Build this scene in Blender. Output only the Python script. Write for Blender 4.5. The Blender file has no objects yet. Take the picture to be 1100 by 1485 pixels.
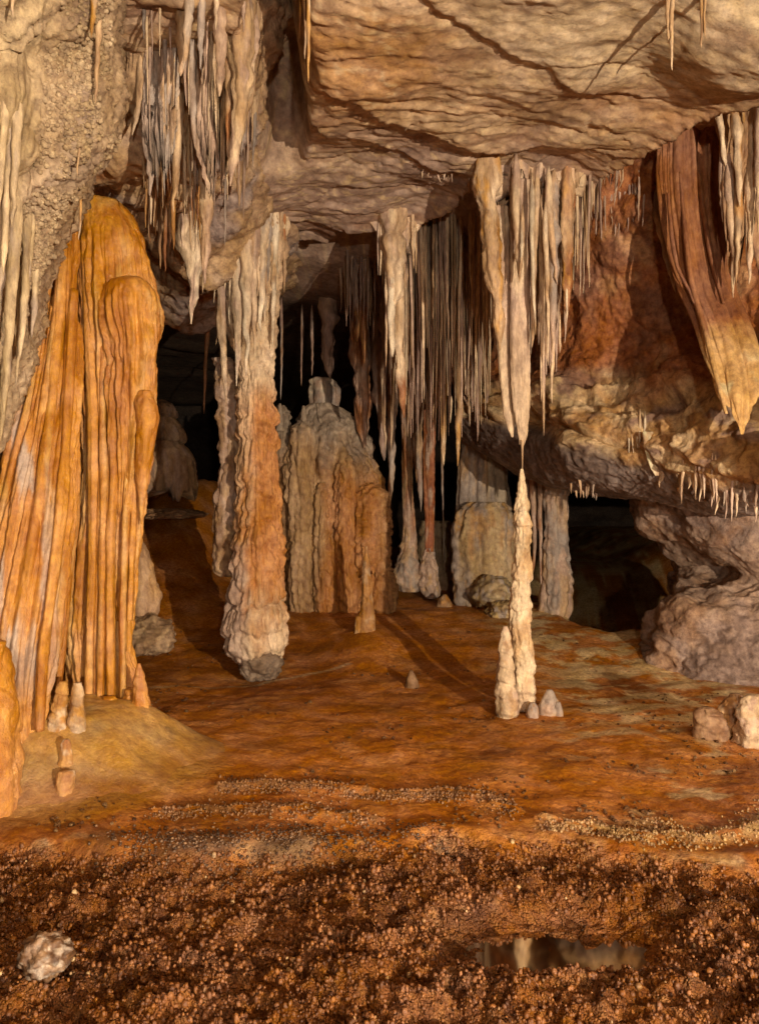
import bpy, math
import numpy as np
from mathutils import Vector

# ------------------------------------------------------------------ camera, world, light
scene = bpy.context.scene
COL = scene.collection
F, H, CX, CY = 1150.0, 1.5, 550.0, 742.5          # focal length in photo pixels, eye height

cam_data = bpy.data.cameras.new('camera')
cam_data.sensor_fit = 'VERTICAL'
cam_data.sensor_height = 36.0
cam_data.lens = 36.0 * F / 1485.0
cam_data.clip_start = 0.05
cam_data.clip_end = 200
cam = bpy.data.objects.new('camera', cam_data)
cam.location = (0, 0, H)
cam.rotation_euler = (math.radians(90), 0, 0)
COL.objects.link(cam)
scene.camera = cam

world = bpy.data.worlds.new('World')
scene.world = world
world.use_nodes = True
world.node_tree.nodes['Background'].inputs[0].default_value = (1.0, 0.74, 0.5, 1)
world.node_tree.nodes['Background'].inputs[1].default_value = 0.006


def lamp(name, loc, watts, radius, color, aim=None, spot=None):
    d = bpy.data.lights.new(name, 'SPOT' if spot else 'POINT')
    d.energy = watts
    d.shadow_soft_size = radius
    d.color = color
    o = bpy.data.objects.new(name, d)
    o.location = loc
    if spot:
        d.spot_size = math.radians(spot)
        d.spot_blend = 0.6
        o.rotation_euler = (Vector(aim) - Vector(loc)).to_track_quat('-Z', 'Y').to_euler()
    COL.objects.link(o)
    return o


# the photographer's hand-held lamp behind to the right, and the path lamp low on the right
lamp('photographer_lamp', (3.6, -2.9, 1.4), 3900, 0.035, (1.0, 0.84, 0.62))
lamp('fill_lamp', (0.7, -2.8, 1.7), 640, 0.08, (1.0, 0.86, 0.68))  # added fill behind the camera, brightens the red wall and the curtains
lamp('path_lamp', (3.5, 5.3, 0.55), 36, 0.06, (1.0, 0.84, 0.62))

scene.view_settings.view_transform = 'Standard'
scene.view_settings.look = 'None'
scene.view_settings.exposure = 0.0
scene.view_settings.gamma = 1.0
scene.cycles.use_denoising = True
scene.cycles.max_bounces = 5
scene.cycles.diffuse_bounces = 3
scene.cycles.sample_clamp_indirect = 4.0

# ------------------------------------------------------------------ noise
rng = np.random.default_rng(11)
_perm = rng.permutation(256).astype(np.int32)
_perm = np.concatenate([_perm, _perm, _perm])
_g = rng.normal(size=(256, 3))
_g = (_g / np.linalg.norm(_g, axis=1)[:, None]).astype(np.float32)
_cell = rng.random((256, 3)).astype(np.float32)


def perlin(x, y, z):
    x = np.asarray(x, np.float32); y = np.asarray(y, np.float32); z = np.asarray(z, np.float32)
    x, y, z = np.broadcast_arrays(x, y, z)
    xi = np.floor(x).astype(np.int32); yi = np.floor(y).astype(np.int32); zi = np.floor(z).astype(np.int32)
    xf = x - xi; yf = y - yi; zf = z - zi
    u = xf * xf * xf * (xf * (xf * 6 - 15) + 10)
    v = yf * yf * yf * (yf * (yf * 6 - 15) + 10)
    w = zf * zf * zf * (zf * (zf * 6 - 15) + 10)
    xi &= 255; yi &= 255; zi &= 255
    out = 0
    for i in (0, 1):
        a = _perm[xi + i]
        wu = u if i else 1 - u
        for j in (0, 1):
            b = _perm[a + yi + j]
            wv = wu * (v if j else 1 - v)
            for k in (0, 1):
                g = _g[_perm[b + zi + k]]
                out = out + wv * (w if k else 1 - w) * (g[..., 0] * (xf - i) + g[..., 1] * (yf - j) + g[..., 2] * (zf - k))
    return out * 1.5


def fbm(x, y, z, o=4, gain=0.5):
    s = 0; a = 1.0; f = 1.0
    for i in range(o):
        s = s + a * perlin(x * f + 7.3 * i, y * f - 3.1 * i, z * f + 1.7 * i)
        a *= gain; f *= 2.03
    return s


def billow(x, y, z, o=3, gain=0.5):
    s = 0; a = 1.0; f = 1.0
    for i in range(o):
        s = s + a * np.sqrt(np.abs(perlin(x * f + 5.3 * i, y * f - 2.1 * i, z * f + 9.7 * i)) + 0.002)
        a *= gain; f *= 2.1
    return s


def worley(x, y, z):
    """1 at a cell's centre, 0 between cells"""
    x, y, z = np.broadcast_arrays(np.asarray(x, np.float32), np.asarray(y, np.float32), np.asarray(z, np.float32))
    xi = np.floor(x).astype(np.int32); yi = np.floor(y).astype(np.int32); zi = np.floor(z).astype(np.int32)
    best = np.full(x.shape, 9.0, np.float32)
    for i in (-1, 0, 1):
        for j in (-1, 0, 1):
            for k in (-1, 0, 1):
                a = xi + i; b = yi + j; c = zi + k
                h = _perm[_perm[_perm[a & 255] + (b & 255)] + (c & 255)]
                p = _cell[h]
                d = (a + p[..., 0] - x) ** 2 + (b + p[..., 1] - y) ** 2 + (c + p[..., 2] - z) ** 2
                best = np.minimum(best, d)
    return 1 - np.clip(np.sqrt(best), 0, 1)


def cell_value(x, y, z):
    """a random level for each cell: the steps of broken slabs"""
    x, y, z = np.broadcast_arrays(np.asarray(x, np.float32), np.asarray(y, np.float32), np.asarray(z, np.float32))
    xi = np.floor(x).astype(np.int32); yi = np.floor(y).astype(np.int32)
    best = np.full(x.shape, 9.0, np.float32); val = np.zeros(x.shape, np.float32)
    for i in (-1, 0, 1):
        for j in (-1, 0, 1):
            a = xi + i; b = yi + j
            h = _perm[_perm[_perm[a & 255] + (b & 255)] + 17]
            p = _cell[h]
            d = (a + p[..., 0] - x) ** 2 + (b + p[..., 1] - y) ** 2
            m = d < best
            best = np.where(m, d, best); val = np.where(m, p[..., 2], val)
    return val


def sm(a, b, x):
    t = np.clip((x - a) / (b - a), 0, 1)
    return t * t * (3 - 2 * t)


def pchip(xk, yk, x):
    xk = np.asarray(xk, float); yk = np.asarray(yk, float)
    h = np.diff(xk); d = np.diff(yk) / h
    m = np.zeros(len(xk)); m[0] = d[0]; m[-1] = d[-1]
    for i in range(1, len(xk) - 1):
        if d[i - 1] * d[i] > 0:
            m[i] = 2 * d[i - 1] * d[i] / (d[i - 1] + d[i])
    i = np.clip(np.searchsorted(xk, x) - 1, 0, len(h) - 1)
    t = (x - xk[i]) / h[i]
    t2 = t * t; t3 = t2 * t
    return (2 * t3 - 3 * t2 + 1) * yk[i] + (t3 - 2 * t2 + t) * h[i] * m[i] + (-2 * t3 + 3 * t2) * yk[i + 1] + (t3 - t2) * h[i] * m[i + 1]


def P(px, py, D):
    """the point a photo pixel shows at distance D"""
    px = np.asarray(px, float); py = np.asarray(py, float); D = np.asarray(D, float)
    return np.stack(np.broadcast_arrays((px - CX) / F * D, D, H - (py - CY) / F * D), -1)


def segdist(x, y, pts):
    """distance to a polyline in the plane and the side (+ left of travel)"""
    best = np.full(np.shape(x), 1e9); side = np.zeros(np.shape(x))
    for (x0, y0), (x1, y1) in zip(pts[:-1], pts[1:]):
        dx, dy = x1 - x0, y1 - y0
        t = np.clip(((x - x0) * dx + (y - y0) * dy) / (dx * dx + dy * dy), 0, 1)
        d = np.hypot(x - x0 - t * dx, y - y0 - t * dy)
        s = np.sign(dx * (y - y0) - dy * (x - x0))
        m = d < best
        best = np.where(m, d, best); side = np.where(m, s, side)
    return best, side


def mixc(a, b, t):
    return np.asarray(a, float) * (1 - t[..., None]) + np.asarray(b, float) * t[..., None]


# ------------------------------------------------------------------ materials
def rock_material(name, rough=0.62, bump=((18, 0.5), (90, 0.35)), zs=1.0, dist=0.012, vary=0.55, grain=45, spec=0.35,
                  wet=0.0, crust=False):
    m = bpy.data.materials.new(name); m.use_nodes = True
    nt = m.node_tree; N = nt.nodes; L = nt.links
    bs = N['Principled BSDF']
    at = N.new('ShaderNodeAttribute'); at.attribute_name = 'Col'
    ge = N.new('ShaderNodeNewGeometry')
    mp = N.new('ShaderNodeMapping'); mp.inputs['Scale'].default_value = (1, 1, zs)
    L.new(ge.outputs['Position'], mp.inputs['Vector'])

    def noise(scale, detail=6, rough_=0.6, v=None, dist_=0.0):
        n = N.new('ShaderNodeTexNoise')
        n.inputs['Scale'].default_value = scale; n.inputs['Detail'].default_value = detail
        n.inputs['Roughness'].default_value = rough_; n.inputs['Distortion'].default_value = dist_
        L.new(v or mp.outputs['Vector'], n.inputs['Vector'])
        return n.outputs['Fac']

    def remap(s, a, b, lo, hi):
        r = N.new('ShaderNodeMapRange')
        r.inputs['From Min'].default_value = a; r.inputs['From Max'].default_value = b
        r.inputs['To Min'].default_value = lo; r.inputs['To Max'].default_value = hi
        L.new(s, r.inputs['Value'])
        return r.outputs['Result']

    def mul(c, f):
        x = N.new('ShaderNodeVectorMath'); x.operation = 'SCALE'
        L.new(c, x.inputs[0]); L.new(f, x.inputs['Scale'])
        return x.outputs['Vector']

    big = noise(3.2, 4, 0.62, dist_=0.5); mid = noise(grain * 0.4, 8, 0.74)
    c = mul(at.outputs['Color'], remap(big, 0.34, 0.66, 1 - vary * 0.45, 1 + vary * 0.40))
    c = mul(c, remap(mid, 0.36, 0.64, 1 - vary * 0.66, 1 + vary * 0.55))
    hue = N.new('ShaderNodeHueSaturation')
    L.new(c, hue.inputs['Color'])
    L.new(remap(mid, 0.3, 0.7, 0.490, 0.510), hue.inputs['Hue'])
    L.new(remap(big, 0.3, 0.7, 1.12, 0.88), hue.inputs['Saturation'])
    L.new(hue.outputs['Color'], bs.inputs['Base Color'])
    L.new(remap(mid, 0.3, 0.7, min(1, rough + 0.16), max(0.12, rough - 0.20)), bs.inputs['Roughness'])
    bs.inputs['Specular IOR Level'].default_value = spec
    if wet:
        bs.inputs['Coat Weight'].default_value = wet
        bs.inputs['Coat Roughness'].default_value = 0.18
    prev = None
    sc, st = bump[0]
    b = N.new('ShaderNodeBump')
    b.inputs['Strength'].default_value = min(1, st * 1.3)
    b.inputs['Distance'].default_value = dist * 18.0 / sc * 1.8
    L.new(noise(sc, 8, 0.70), b.inputs['Height'])
    prev = b.outputs['Normal']
    if crust:                                   # little knobs of the crystal crust, where the mesh says there is crust
        for vs, vd in ((46, 0.020), (105, 0.010)):
            vo = N.new('ShaderNodeTexVoronoi'); vo.inputs['Scale'].default_value = vs
            L.new(ge.outputs['Position'], vo.inputs['Vector'])
            inv = remap(vo.outputs['Distance'], 0.0, 0.75, 1.0, 0.0)
            mu = N.new('ShaderNodeMath'); mu.operation = 'MULTIPLY'
            L.new(inv, mu.inputs[0]); L.new(at.outputs['Alpha'], mu.inputs[1])
            b2 = N.new('ShaderNodeBump'); b2.inputs['Strength'].default_value = 1.0; b2.inputs['Distance'].default_value = vd
            L.new(mu.outputs[0], b2.inputs['Height']); L.new(prev, b2.inputs['Normal'])
            prev = b2.outputs['Normal']
    if prev: L.new(prev, bs.inputs['Normal'])
    if wet and prev: L.new(prev, bs.inputs['Coat Normal'])
    return m


M = {
    'limestone': rock_material('limestone', 0.72, ((9, 0.6), (32, 0.6), (120, 0.4)), dist=0.014, vary=0.6),
    'smooth': rock_material('smooth_limestone', 0.6, ((12, 0.5), (50, 0.4)), dist=0.010, vary=0.55),
    'ceiling': rock_material('ceiling_limestone', 0.72, ((14, 0.5),), dist=0.010, vary=0.55, grain=30),
    'flow': rock_material('flowstone', 0.55, ((24, 0.8),), zs=0.6, dist=0.013, vary=0.5, spec=0.35),
    'orange': rock_material('wet_orange_flowstone', 0.46, ((42, 0.75),), zs=0.75, dist=0.016, vary=0.42, spec=0.5, wet=0.30),
    'calcite': rock_material('stalactite_calcite', 0.5, ((32, 0.75),), zs=0.4, dist=0.012, vary=0.62, spec=0.4),
    'mud': rock_material('cave_mud', 0.6, ((26, 0.75),), dist=0.017, vary=0.5, spec=0.3, grain=70, crust=True),
    'coral': rock_material('crystal_crust', 0.45, ((60, 0.7), (190, 0.8)), dist=0.012, vary=0.85, spec=0.6, grain=70),
}

# ------------------------------------------------------------------ mesh helpers


def make_mesh(name, verts, faces, cols, mat, parent=None, origin=None, smooth=True, alpha=None):
    """faces: (n,4) or (n,3) index array"""
    verts = np.asarray(verts, np.float32).reshape(-1, 3)
    if origin is None:
        zmin = verts[:, 2].min()
        origin = np.array([verts[:, 0].mean(), verts[:, 1].mean(), zmin])
    origin = np.asarray(origin, np.float32)
    me = bpy.data.meshes.new(name)
    nf, k = faces.shape
    me.vertices.add(len(verts)); me.vertices.foreach_set('co', (verts - origin).ravel())
    me.loops.add(nf * k); me.loops.foreach_set('vertex_index', faces.astype(np.int32).ravel())
    me.polygons.add(nf)
    me.polygons.foreach_set('loop_start', np.arange(0, nf * k, k, dtype=np.int32))
    if smooth: me.polygons.foreach_set('use_smooth', np.ones(nf, bool))
    me.update(calc_edges=True)
    ca = me.color_attributes.new('Col', 'FLOAT_COLOR', 'POINT')
    cc = np.ones((len(verts), 4), np.float32); cc[:, :3] = np.clip(np.asarray(cols).reshape(-1, 3) if np.ndim(cols) > 1 else cols, 0.004, 0.9)
    if alpha is not None: cc[:, 3] = np.ravel(alpha)
    ca.data.foreach_set('color', cc.ravel())
    me.materials.append(mat)
    o = bpy.data.objects.new(name, me)
    COL.objects.link(o)
    o['_o'] = [float(v) for v in origin]
    if parent is not None:
        o.parent = parent
        o.location = origin - np.asarray(parent['_o'], np.float32)
    else:
        o.location = origin
    return o


def tag(o, label, cat, group=None, kind=None):
    o['label'] = label; o['category'] = cat; o['kind'] = 'thing'
    if group: o['group'] = group
    if kind: o['kind'] = kind
    return o


def thing(name, label, cat, base, group=None):
    o = bpy.data.objects.new(name, None); COL.objects.link(o)
    o.empty_display_size = 0.1
    o.location = base; o['_o'] = [float(v) for v in base]
    return tag(o, label, cat, group)


def grid_faces(nu, nv, wrap=False):
    """nu rows, nv columns"""
    i = np.arange(nu - 1)[:, None]; j = np.arange(nv if wrap else nv - 1)[None, :]
    j2 = (j + 1) % nv
    a = i * nv + j; b = i * nv + j2; c = (i + 1) * nv + j2; d = (i + 1) * nv + j
    return np.stack([a, d, c, b], -1).reshape(-1, 4)


def catmull(C, n):
    """resample axis 0 of the control array to n points"""
    m = len(C)
    t = np.linspace(0, m - 1, n); i = np.minimum(t.astype(int), m - 2); f = (t - i)
    f = f.reshape((-1,) + (1,) * (C.ndim - 1))
    p0 = C[np.maximum(i - 1, 0)]; p1 = C[i]; p2 = C[i + 1]; p3 = C[np.minimum(i + 2, m - 1)]
    return 0.5 * ((2 * p1) + (-p0 + p2) * f + (2 * p0 - 5 * p1 + 4 * p2 - p3) * f ** 2 + (-p0 + 3 * p1 - 3 * p2 + p3) * f ** 3)


def patch(name, rows, nu, nv, disp, col, mat, parent=None):
    """rock sheet through control points (pixel x, pixel y, distance); relief along its normal"""
    C = np.array([[P(*c) for c in r] for r in rows])
    S = catmull(np.swapaxes(catmull(C, nu), 0, 1), nv)
    S = np.swapaxes(S, 0, 1)
    du = np.gradient(S, axis=0); dv = np.gradient(S, axis=1)
    n = np.cross(du, dv); n /= np.linalg.norm(n, axis=-1, keepdims=True) + 1e-9
    s = np.sign(np.mean(np.sum(n * (np.array([0, 0, H]) - S), -1)))
    n *= s
    uu, vv = np.meshgrid(np.linspace(0, 1, nu), np.linspace(0, 1, nv), indexing='ij')
    d, extra = disp(S[..., 0], S[..., 1], S[..., 2], uu, vv)
    V = S + n * d[..., None]
    c = col(V[..., 0], V[..., 1], V[..., 2], d, uu, vv)
    f = grid_faces(nu, nv)
    if s < 0: f = f[:, ::-1]
    return make_mesh(name, V, f, c.reshape(-1, 3), mat, parent)


def loft(name, rows, D, mat, col, parent=None, ratio=0.8, nth=96, nz=160, flute=(0.02, 9, 0.5), terr=None, bump=(0.004, 40),
         jag=0.0, ph=0.0, lump=0.0, lumpk=4.0, twist=0.0, ftop=0.0):
    """a fluted body: rows (pixel y, left x, right x[, distance]) give its outline, ratio its depth by its width"""
    rows = sorted(rows)
    nth = max(7, int(nth * 0.56)); nz = max(10, int(nz * 0.52))
    ys = np.array([r[0] for r in rows], float)
    py = np.linspace(ys[0], ys[-1], nz)
    xl = pchip(ys, [r[1] for r in rows], py); xr = pchip(ys, [r[2] for r in rows], py)
    Dk = [r[3] if len(r) > 3 else D for r in rows]
    Dz = pchip(ys, Dk, py) if len(set(Dk)) > 1 else np.full(nz, Dk[0], float)
    cx = ((xl + xr) / 2 - CX) / F * Dz; rx = np.maximum((xr - xl) / 2 / F * Dz, 0.0008)
    z = H - (py - CY) / F * Dz
    th = np.linspace(0, 2 * np.pi, nth, endpoint=False)
    ct = np.cos(th); st = np.sin(th)
    t = np.linspace(0, 1, nz)[:, None]
    X = cx[:, None] + rx[:, None] * ct[None]
    Y = Dz[:, None] + rx[:, None] * ratio * st[None]
    Z = np.repeat(z[:, None], nth, 1)
    a, k, zs = flute
    fl = billow((X - cx[:, None]) * k + ph, (Y - Dz[:, None]) * k + twist * Z, Z * k * zs * 0.25 + ph, 2) - 0.62
    soft = np.minimum(1, rx[:, None] / 0.06)
    d = a * soft * fl * 1.6
    if ftop: d = d * sm(0.0, ftop, t + 0.25 * ftop * perlin(X * 5, Y * 5, ph))
    if lump:
        d = d + lump * soft * fbm(X * lumpk + ph, Y * lumpk, Z * lumpk, 3)
    if terr:
        ta, tf = terr[:2]
        tn = terr[2] if len(terr) > 2 else 1.0
        pz = -Z * tf + tn * 1.1 * fbm(X * 5 + ph, Y * 5, Z * 1.2, 2) + tn * 0.22 * perlin(X * 14, Y * 14, Z * 1 + ph) + 0.35 * perlin(ph, Z * 3, 0.5)
        s = pz - np.floor(pz)
        amp = 0.5 + 0.9 * np.clip(0.5 + perlin(np.floor(pz) * 3.7 + ph, X * 4, Y * 4), 0, 1)
        d = d + ta * np.minimum(1, rx[:, None] / 0.05) * amp * (np.sqrt(s + 0.02) * (1 - sm(0.74, 1.0, s)) * 0.8 - 0.3)
    if bump[0]:
        d = d + bump[0] * soft ** 0.5 * fbm(X * bump[1], Y * bump[1], Z * bump[1] * 0.6, 3)
    # ends close
    X = X + d * ct[None]; Y = Y + d * st[None]
    if jag:
        jn = np.clip(0.5 + 0.9 * perlin(ct * 3.1 * (1 + nth / 40.0) + ph, st * 2.0, ph * 1.7) + 0.35 * perlin(ct * 9 * (1 + nth / 60.0), st * 6, ph), 0, 1)
        L = z[0] - z[-1]
        Z = z[0] - (z[0] - Z) * (1 - jag * jn[None] * sm(0.15, 1, t))
    V = np.stack([X, Y, Z], -1)
    top = V[0].mean(0); bot = V[-1].mean(0)
    f = grid_faces(nz, nth, wrap=True)
    n0 = nz * nth
    j = np.arange(nth); j2 = (j + 1) % nth
    capt = np.stack([np.full(nth, n0), j, j2, j2], -1)
    capb = np.stack([np.full(nth, n0 + 1), (nz - 1) * nth + j2, (nz - 1) * nth + j, (nz - 1) * nth + j], -1)
    c = col(V[..., 0], V[..., 1], V[..., 2], d, t + 0 * X).reshape(-1, 3)
    verts = np.concatenate([V.reshape(-1, 3), top[None], bot[None]])
    cols = np.concatenate([c, c[:1], c[-1:]])
    me_faces = f
    # caps as triangles appended as degenerate-free quads is unsafe: fold them into two more rings instead
    ring_t = top + (V[0] - top) * 0.02; ring_b = bot + (V[-1] - bot) * 0.02
    VV = np.concatenate([ring_t[None], V, ring_b[None]])
    cc = c.reshape(nz, nth, 3)
    cc = np.concatenate([cc[:1], cc, cc[-1:]])
    f = grid_faces(nz + 2, nth, wrap=True)
    return make_mesh(name, VV, f, cc.reshape(-1, 3), mat, parent, origin=[float(bot[0]), float(bot[1]), float(VV[..., 2].min())])


def lump(name, px, py, D, sx, sy, sz, mat, col, parent=None, amp=0.25, k=3.0, n=44, flat=0.0, ph=0.0, rot=0.0):
    """a boulder: pixel of its centre, half sizes in metres"""
    c0 = P(px, py, D)
    u = np.linspace(0.02, np.pi - 0.02, n)[:, None]; v = np.linspace(0, 2 * np.pi, n * 2, endpoint=False)[None]
    x = np.sin(u) * np.cos(v); y = np.sin(u) * np.sin(v); z = np.cos(u) + 0 * v
    r = 1 + amp * fbm(x * k * 0.5 + ph, y * k * 0.5, z * k * 0.5 + ph, 5, 0.52) - 0.5 * amp * np.abs(perlin(x * k + ph, y * k, z * k))
    cr, sr = math.cos(rot), math.sin(rot)
    X0 = x * r * sx; Z0 = z * r * sz
    X = c0[0] + X0 * cr - Z0 * sr; Y = c0[1] + y * r * sy; Z = c0[2] + X0 * sr + Z0 * cr
    c = col(X, Y, Z, r - 1, (1 - np.cos(u)) / 2 + 0 * v)
    return make_mesh(name, np.stack([X, Y, Z], -1), grid_faces(n, 2 * n, True), c.reshape(-1, 3), mat, parent)


def palette(a, b, c=None, k=2.5, zs=0.4, ph=0.0, tip=None, bias=0.0):
    """stone colour: two or three tones in streaks"""
    def f(X, Y, Z, d, t):
        m = sm(-0.35, 0.45, fbm(X * k + ph, Y * k, Z * k * zs, 4) + bias)
        r = mixc(a, b, m)
        if c is not None:
            r = mixc(r, np.array(c)[None, None] + 0 * r, sm(0.05, 0.55, fbm(X * k * 2.3 - ph, Y * k * 2.3 + 5, Z * k * 2.3 * zs, 3)))
        if tip is not None:
            r = mixc(r, np.array(tip)[None, None] + 0 * r, sm(0.35, 0.95, t) * 0.8)
        return r
    return f

# ------------------------------------------------------------------ ceiling
ZC = 4.2


def WC(px, py):
    D = (ZC - H) * F / (CY - py)
    return ((px - CX) / F * D, D)


CR1 = [WC(*p) for p in ((380, 150), (420, 118), (465, 112), (500, 122), (545, 150), (600, 172), (660, 194), (740, 200), (830, 190))]
CR2 = [WC(*p) for p in ((600, -20), (640, 6), (700, 40), (790, 82), (850, 112), (905, 118))]
CR3 = [WC(*p) for p in ((450, 165), (480, 190), (520, 195), (580, 225), (640, 232))]
EDGE = [WC(*p) for p in ((330, 240), (375, 262), (400, 300), (430, 338), (470, 338), (500, 310), (560, 308), (610, 302), (655, 285),
                         (690, 245), (760, 245), (850, 250), (905, 208), (960, 168), (1010, 142), (1120, 98))]


def ceil_z(x, y, fine=True):
    x = np.asarray(x, float); y = np.asarray(y, float)
    z = ZC + 0.14 * fbm(x * 0.45, y * 0.45, 0.3, 2) + 0.5 * sm(3.4, 0.5, y)
    wx = x + 0.06 * perlin(x * 3, y * 3, 1.5) + 0.02 * perlin(x * 11, y * 11, 2.5)
    wy = y + 0.06 * perlin(x * 3, y * 3, 8.5) + 0.02 * perlin(x * 11, y * 11, 9.5)
    for L, dep, r in ((CR1, 0.060, 0.30), (CR2, 0.022, 0.35), (CR3, 0.04, 0.2)):
        d, s = segdist(wx, wy, L)
        z = z - dep * np.where(s < 0, np.exp(-d / r), 0) + 0.6 * dep * np.where(s > 0, np.exp(-d / (0.35 * r)), 0)
    d, s = segdist(wx, wy, EDGE)
    far = sm(0.0, 0.06, d * s)
    right = sm(1.6, 2.3, x)
    z = z - 0.10 * np.exp(-d / 0.18) * (1 - far) + far * (0.34 * sm(0.75, 0.25, d) + 0.4 * right)
    # chimney between the hanging rock on the left and the slab
    n = sm(0.10, 0.24, 0.30 - np.abs(wx + 0.62 + 0.10 * (y - 5)) * 1.0) * sm(3.2, 3.9, y) * sm(6.3, 5.7, y)
    z = z + 0.75 * n
    z = z - 0.22 * np.exp(-(((x - 2.1) / 0.5) ** 2 + ((y - 4.35) / 0.5) ** 2) ** 1.5)
    if fine:
        big = fbm(x * 1.5 + 3, y * 2.6, 4.2, 4)
        z = z - 0.045 * big
        # bedding ripples
        q = fbm(wx * 1.6 + 0.5 * y, wy * 7.0 - 0.7 * x, 1.0, 4, 0.55)
        smooth_panel = sm(-0.1, 0.6, x) * sm(5.4, 4.7, y)
        z = z - (0.011 - 0.008 * smooth_panel) * (1 - np.abs(q) * 1.8) * (0.35 + 0.9 * sm(-0.2, 0.4, fbm(x * 0.9 + 5, y * 1.2, 8.8, 2)))
        fac = worley(x * 3.0 + 0.3 * q, y * 5.0, 0.5)
        z = z - 0.010 * fac * (1 - 0.8 * smooth_panel)
        slab = cell_value(wx * 1.5 + 0.35 * big, wy * 3.4 + 0.5 * x + 0.35 * big, 0.0) * 0.6 + cell_value(wx * 3.1 + 0.3 * big, wy * 6.5 - 0.9 * x, 0.0) * 0.4
        z = z - 0.055 * (slab - 0.5) * (1 - 0.6 * smooth_panel)
        z = z - 0.006 * fbm(x * 18, y * 24, 2.0, 3)
    return z


def axis(segs):
    out = []
    for a, b, n in segs:
        out.append(np.linspace(a, b, n, endpoint=False))
    return np.concatenate(out + [[segs[-1][1]]])


gx = axis([(-14, -2.4, 30), (-2.4, 3.2, 285), (3.2, 14, 26)])
gy = axis([(-5, 3.6, 24), (3.6, 8.0, 300), (8.0, 31, 90)])
X, Y = np.meshgrid(gx, gy, indexing='xy')
Zc = ceil_z(X, Y)
n1 = fbm(X * 1.3, Y * 2.2, 3.3, 4); n2 = fbm(X * 3.1 + 9, Y * 8, 1.3, 4)
cc = mixc((0.47, 0.325, 0.20), (0.37, 0.235, 0.14), sm(-0.3, 0.5, n1))
cc = mixc(cc, np.array([0.50, 0.25, 0.08]) + 0 * cc, 0.75 * np.exp(-(((X + 0.15) / 0.55) ** 2 + ((Y - 4.7) / 0.45) ** 2)) + 0.25 * sm(0.1, 0.6, n2))
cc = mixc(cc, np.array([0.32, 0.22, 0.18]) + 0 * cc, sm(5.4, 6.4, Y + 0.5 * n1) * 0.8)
cc = mixc(cc, np.array([0.36, 0.17, 0.07]) + 0 * cc, sm(1.3, 2.2, X + 0.3 * n1) * sm(4.5, 5.2, Y) * 0.8)
cc = mixc(cc, np.array([0.52, 0.40, 0.26]) + 0 * cc, sm(0.2, 0.8, X) * sm(5.1, 4.4, Y + 0.3 * n1) * 0.7)
vein = sm(0.93, 0.995, 1 - np.abs(fbm(X * 2 + 4, Y * 4, 7, 4)))
cc = mixc(cc, np.array([0.58, 0.42, 0.24]) + 0 * cc, vein * 0.7)
stain = sm(0.25, 0.6, fbm(X * 1.1 - 5, Y * 3.5 + 2, 6.1, 4))
cc = mixc(cc, np.array([0.22, 0.11, 0.06]) + 0 * cc, stain * 0.6)
cc = mixc(cc, np.array([0.10, 0.066, 0.045]) + 0 * cc, sm(8.8, 10.5, Y + 0.6 * n1))  # shade of the deep passage painted in: ceiling darkens towards the back
f = grid_faces(len(gy), len(gx))
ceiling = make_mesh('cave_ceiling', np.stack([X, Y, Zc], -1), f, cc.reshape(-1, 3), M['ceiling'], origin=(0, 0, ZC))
tag(ceiling, 'tan limestone ceiling of broken slabs across the top of the cave', 'ceiling', kind='structure')

# ------------------------------------------------------------------ walls


def rough_rock(amp=0.10, k=1.6, fine=0.012, ridge=0.0):
    def f(x, y, z, u, v):
        d = amp * fbm(x * k, y * k, z * k, 5, 0.52)
        if ridge:
            d = d + ridge * (0.4 - np.abs(fbm(x * k * 1.4 + 4, y * k * 1.4, z * k * 2.0, 4)))
        d = d + fine * fbm(x * 22, y * 22, z * 22, 3)
        return d, None
    return f


# left foreground wall with popcorn
def dL(x, y, z, u, v):
    d = 0.10 * fbm(x * 1.6, y * 1.6, z * 1.0, 4)
    edge = sm(0.46, 0.58, v + 0.14 * perlin(x * 2, y * 2, z * 2))
    pop = 0.035 * worley(x * 17, y * 17, z * 17) + 0.030 * worley(x * 33, y * 33, z * 33)
    drap = 0.12 * (billow(x * 5, y * 5, z * 0.7, 3) - 0.6)
    low = sm(2.6, 1.9, z)
    e = edge * (1 - low * 0.8)
    d = d + pop * (0.25 + 0.95 * e) + drap * (1 - e)
    return d, None


def cL(X, Y, Z, d, u, v):
    n = fbm(X * 2.2, Y * 2.2, Z * 1.1, 4)
    c = mixc((0.44, 0.30, 0.175), (0.31, 0.20, 0.115), sm(-0.3, 0.4, n))
    c = mixc(c, np.array([0.48, 0.35, 0.20]) + 0 * c, sm(0.5, 0.35, v) * 0.7)
    c = mixc(c, np.array([0.33, 0.26, 0.24]) + 0 * c, sm(0.0, 0.5, fbm(X * 1.4 + 8, Y * 1.4, Z * 0.8, 3)) * 0.35)
    c = mixc(c, np.array([0.50, 0.355, 0.21]) + 0 * c, sm(2.9, 2.2, Z) * 0.7)
    return c


rowsL = []
for py, ex in ((-120, 165), (-40, 160), (60, 150), (140, 150), (210, 138), (270, 112), (330, 80), (400, 70), (480, 54), (560, 28), (640, -5), (730, -45), (830, -90)):
    D0 = 3.9 + (0.35 * (py / 700.0) if py > 0 else -0.2)
    rowsL.append([(-330, py, D0 - 0.9), (ex - 260, py, D0 - 0.55), (ex - 150, py, D0 - 0.3), (ex - 85, py, D0 - 0.16), (ex - 35, py, D0), (ex - 2, py, D0 + 0.22),
                  (ex - 4, py, D0 + 0.7), (ex - 60, py, D0 + 1.3)])
o = patch('cave_wall', rowsL, 290, 220, dL, cL, M['limestone'])
tag(o, 'pale knobbly popcorn-crusted wall at the upper left edge', 'wall', kind='structure')


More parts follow.
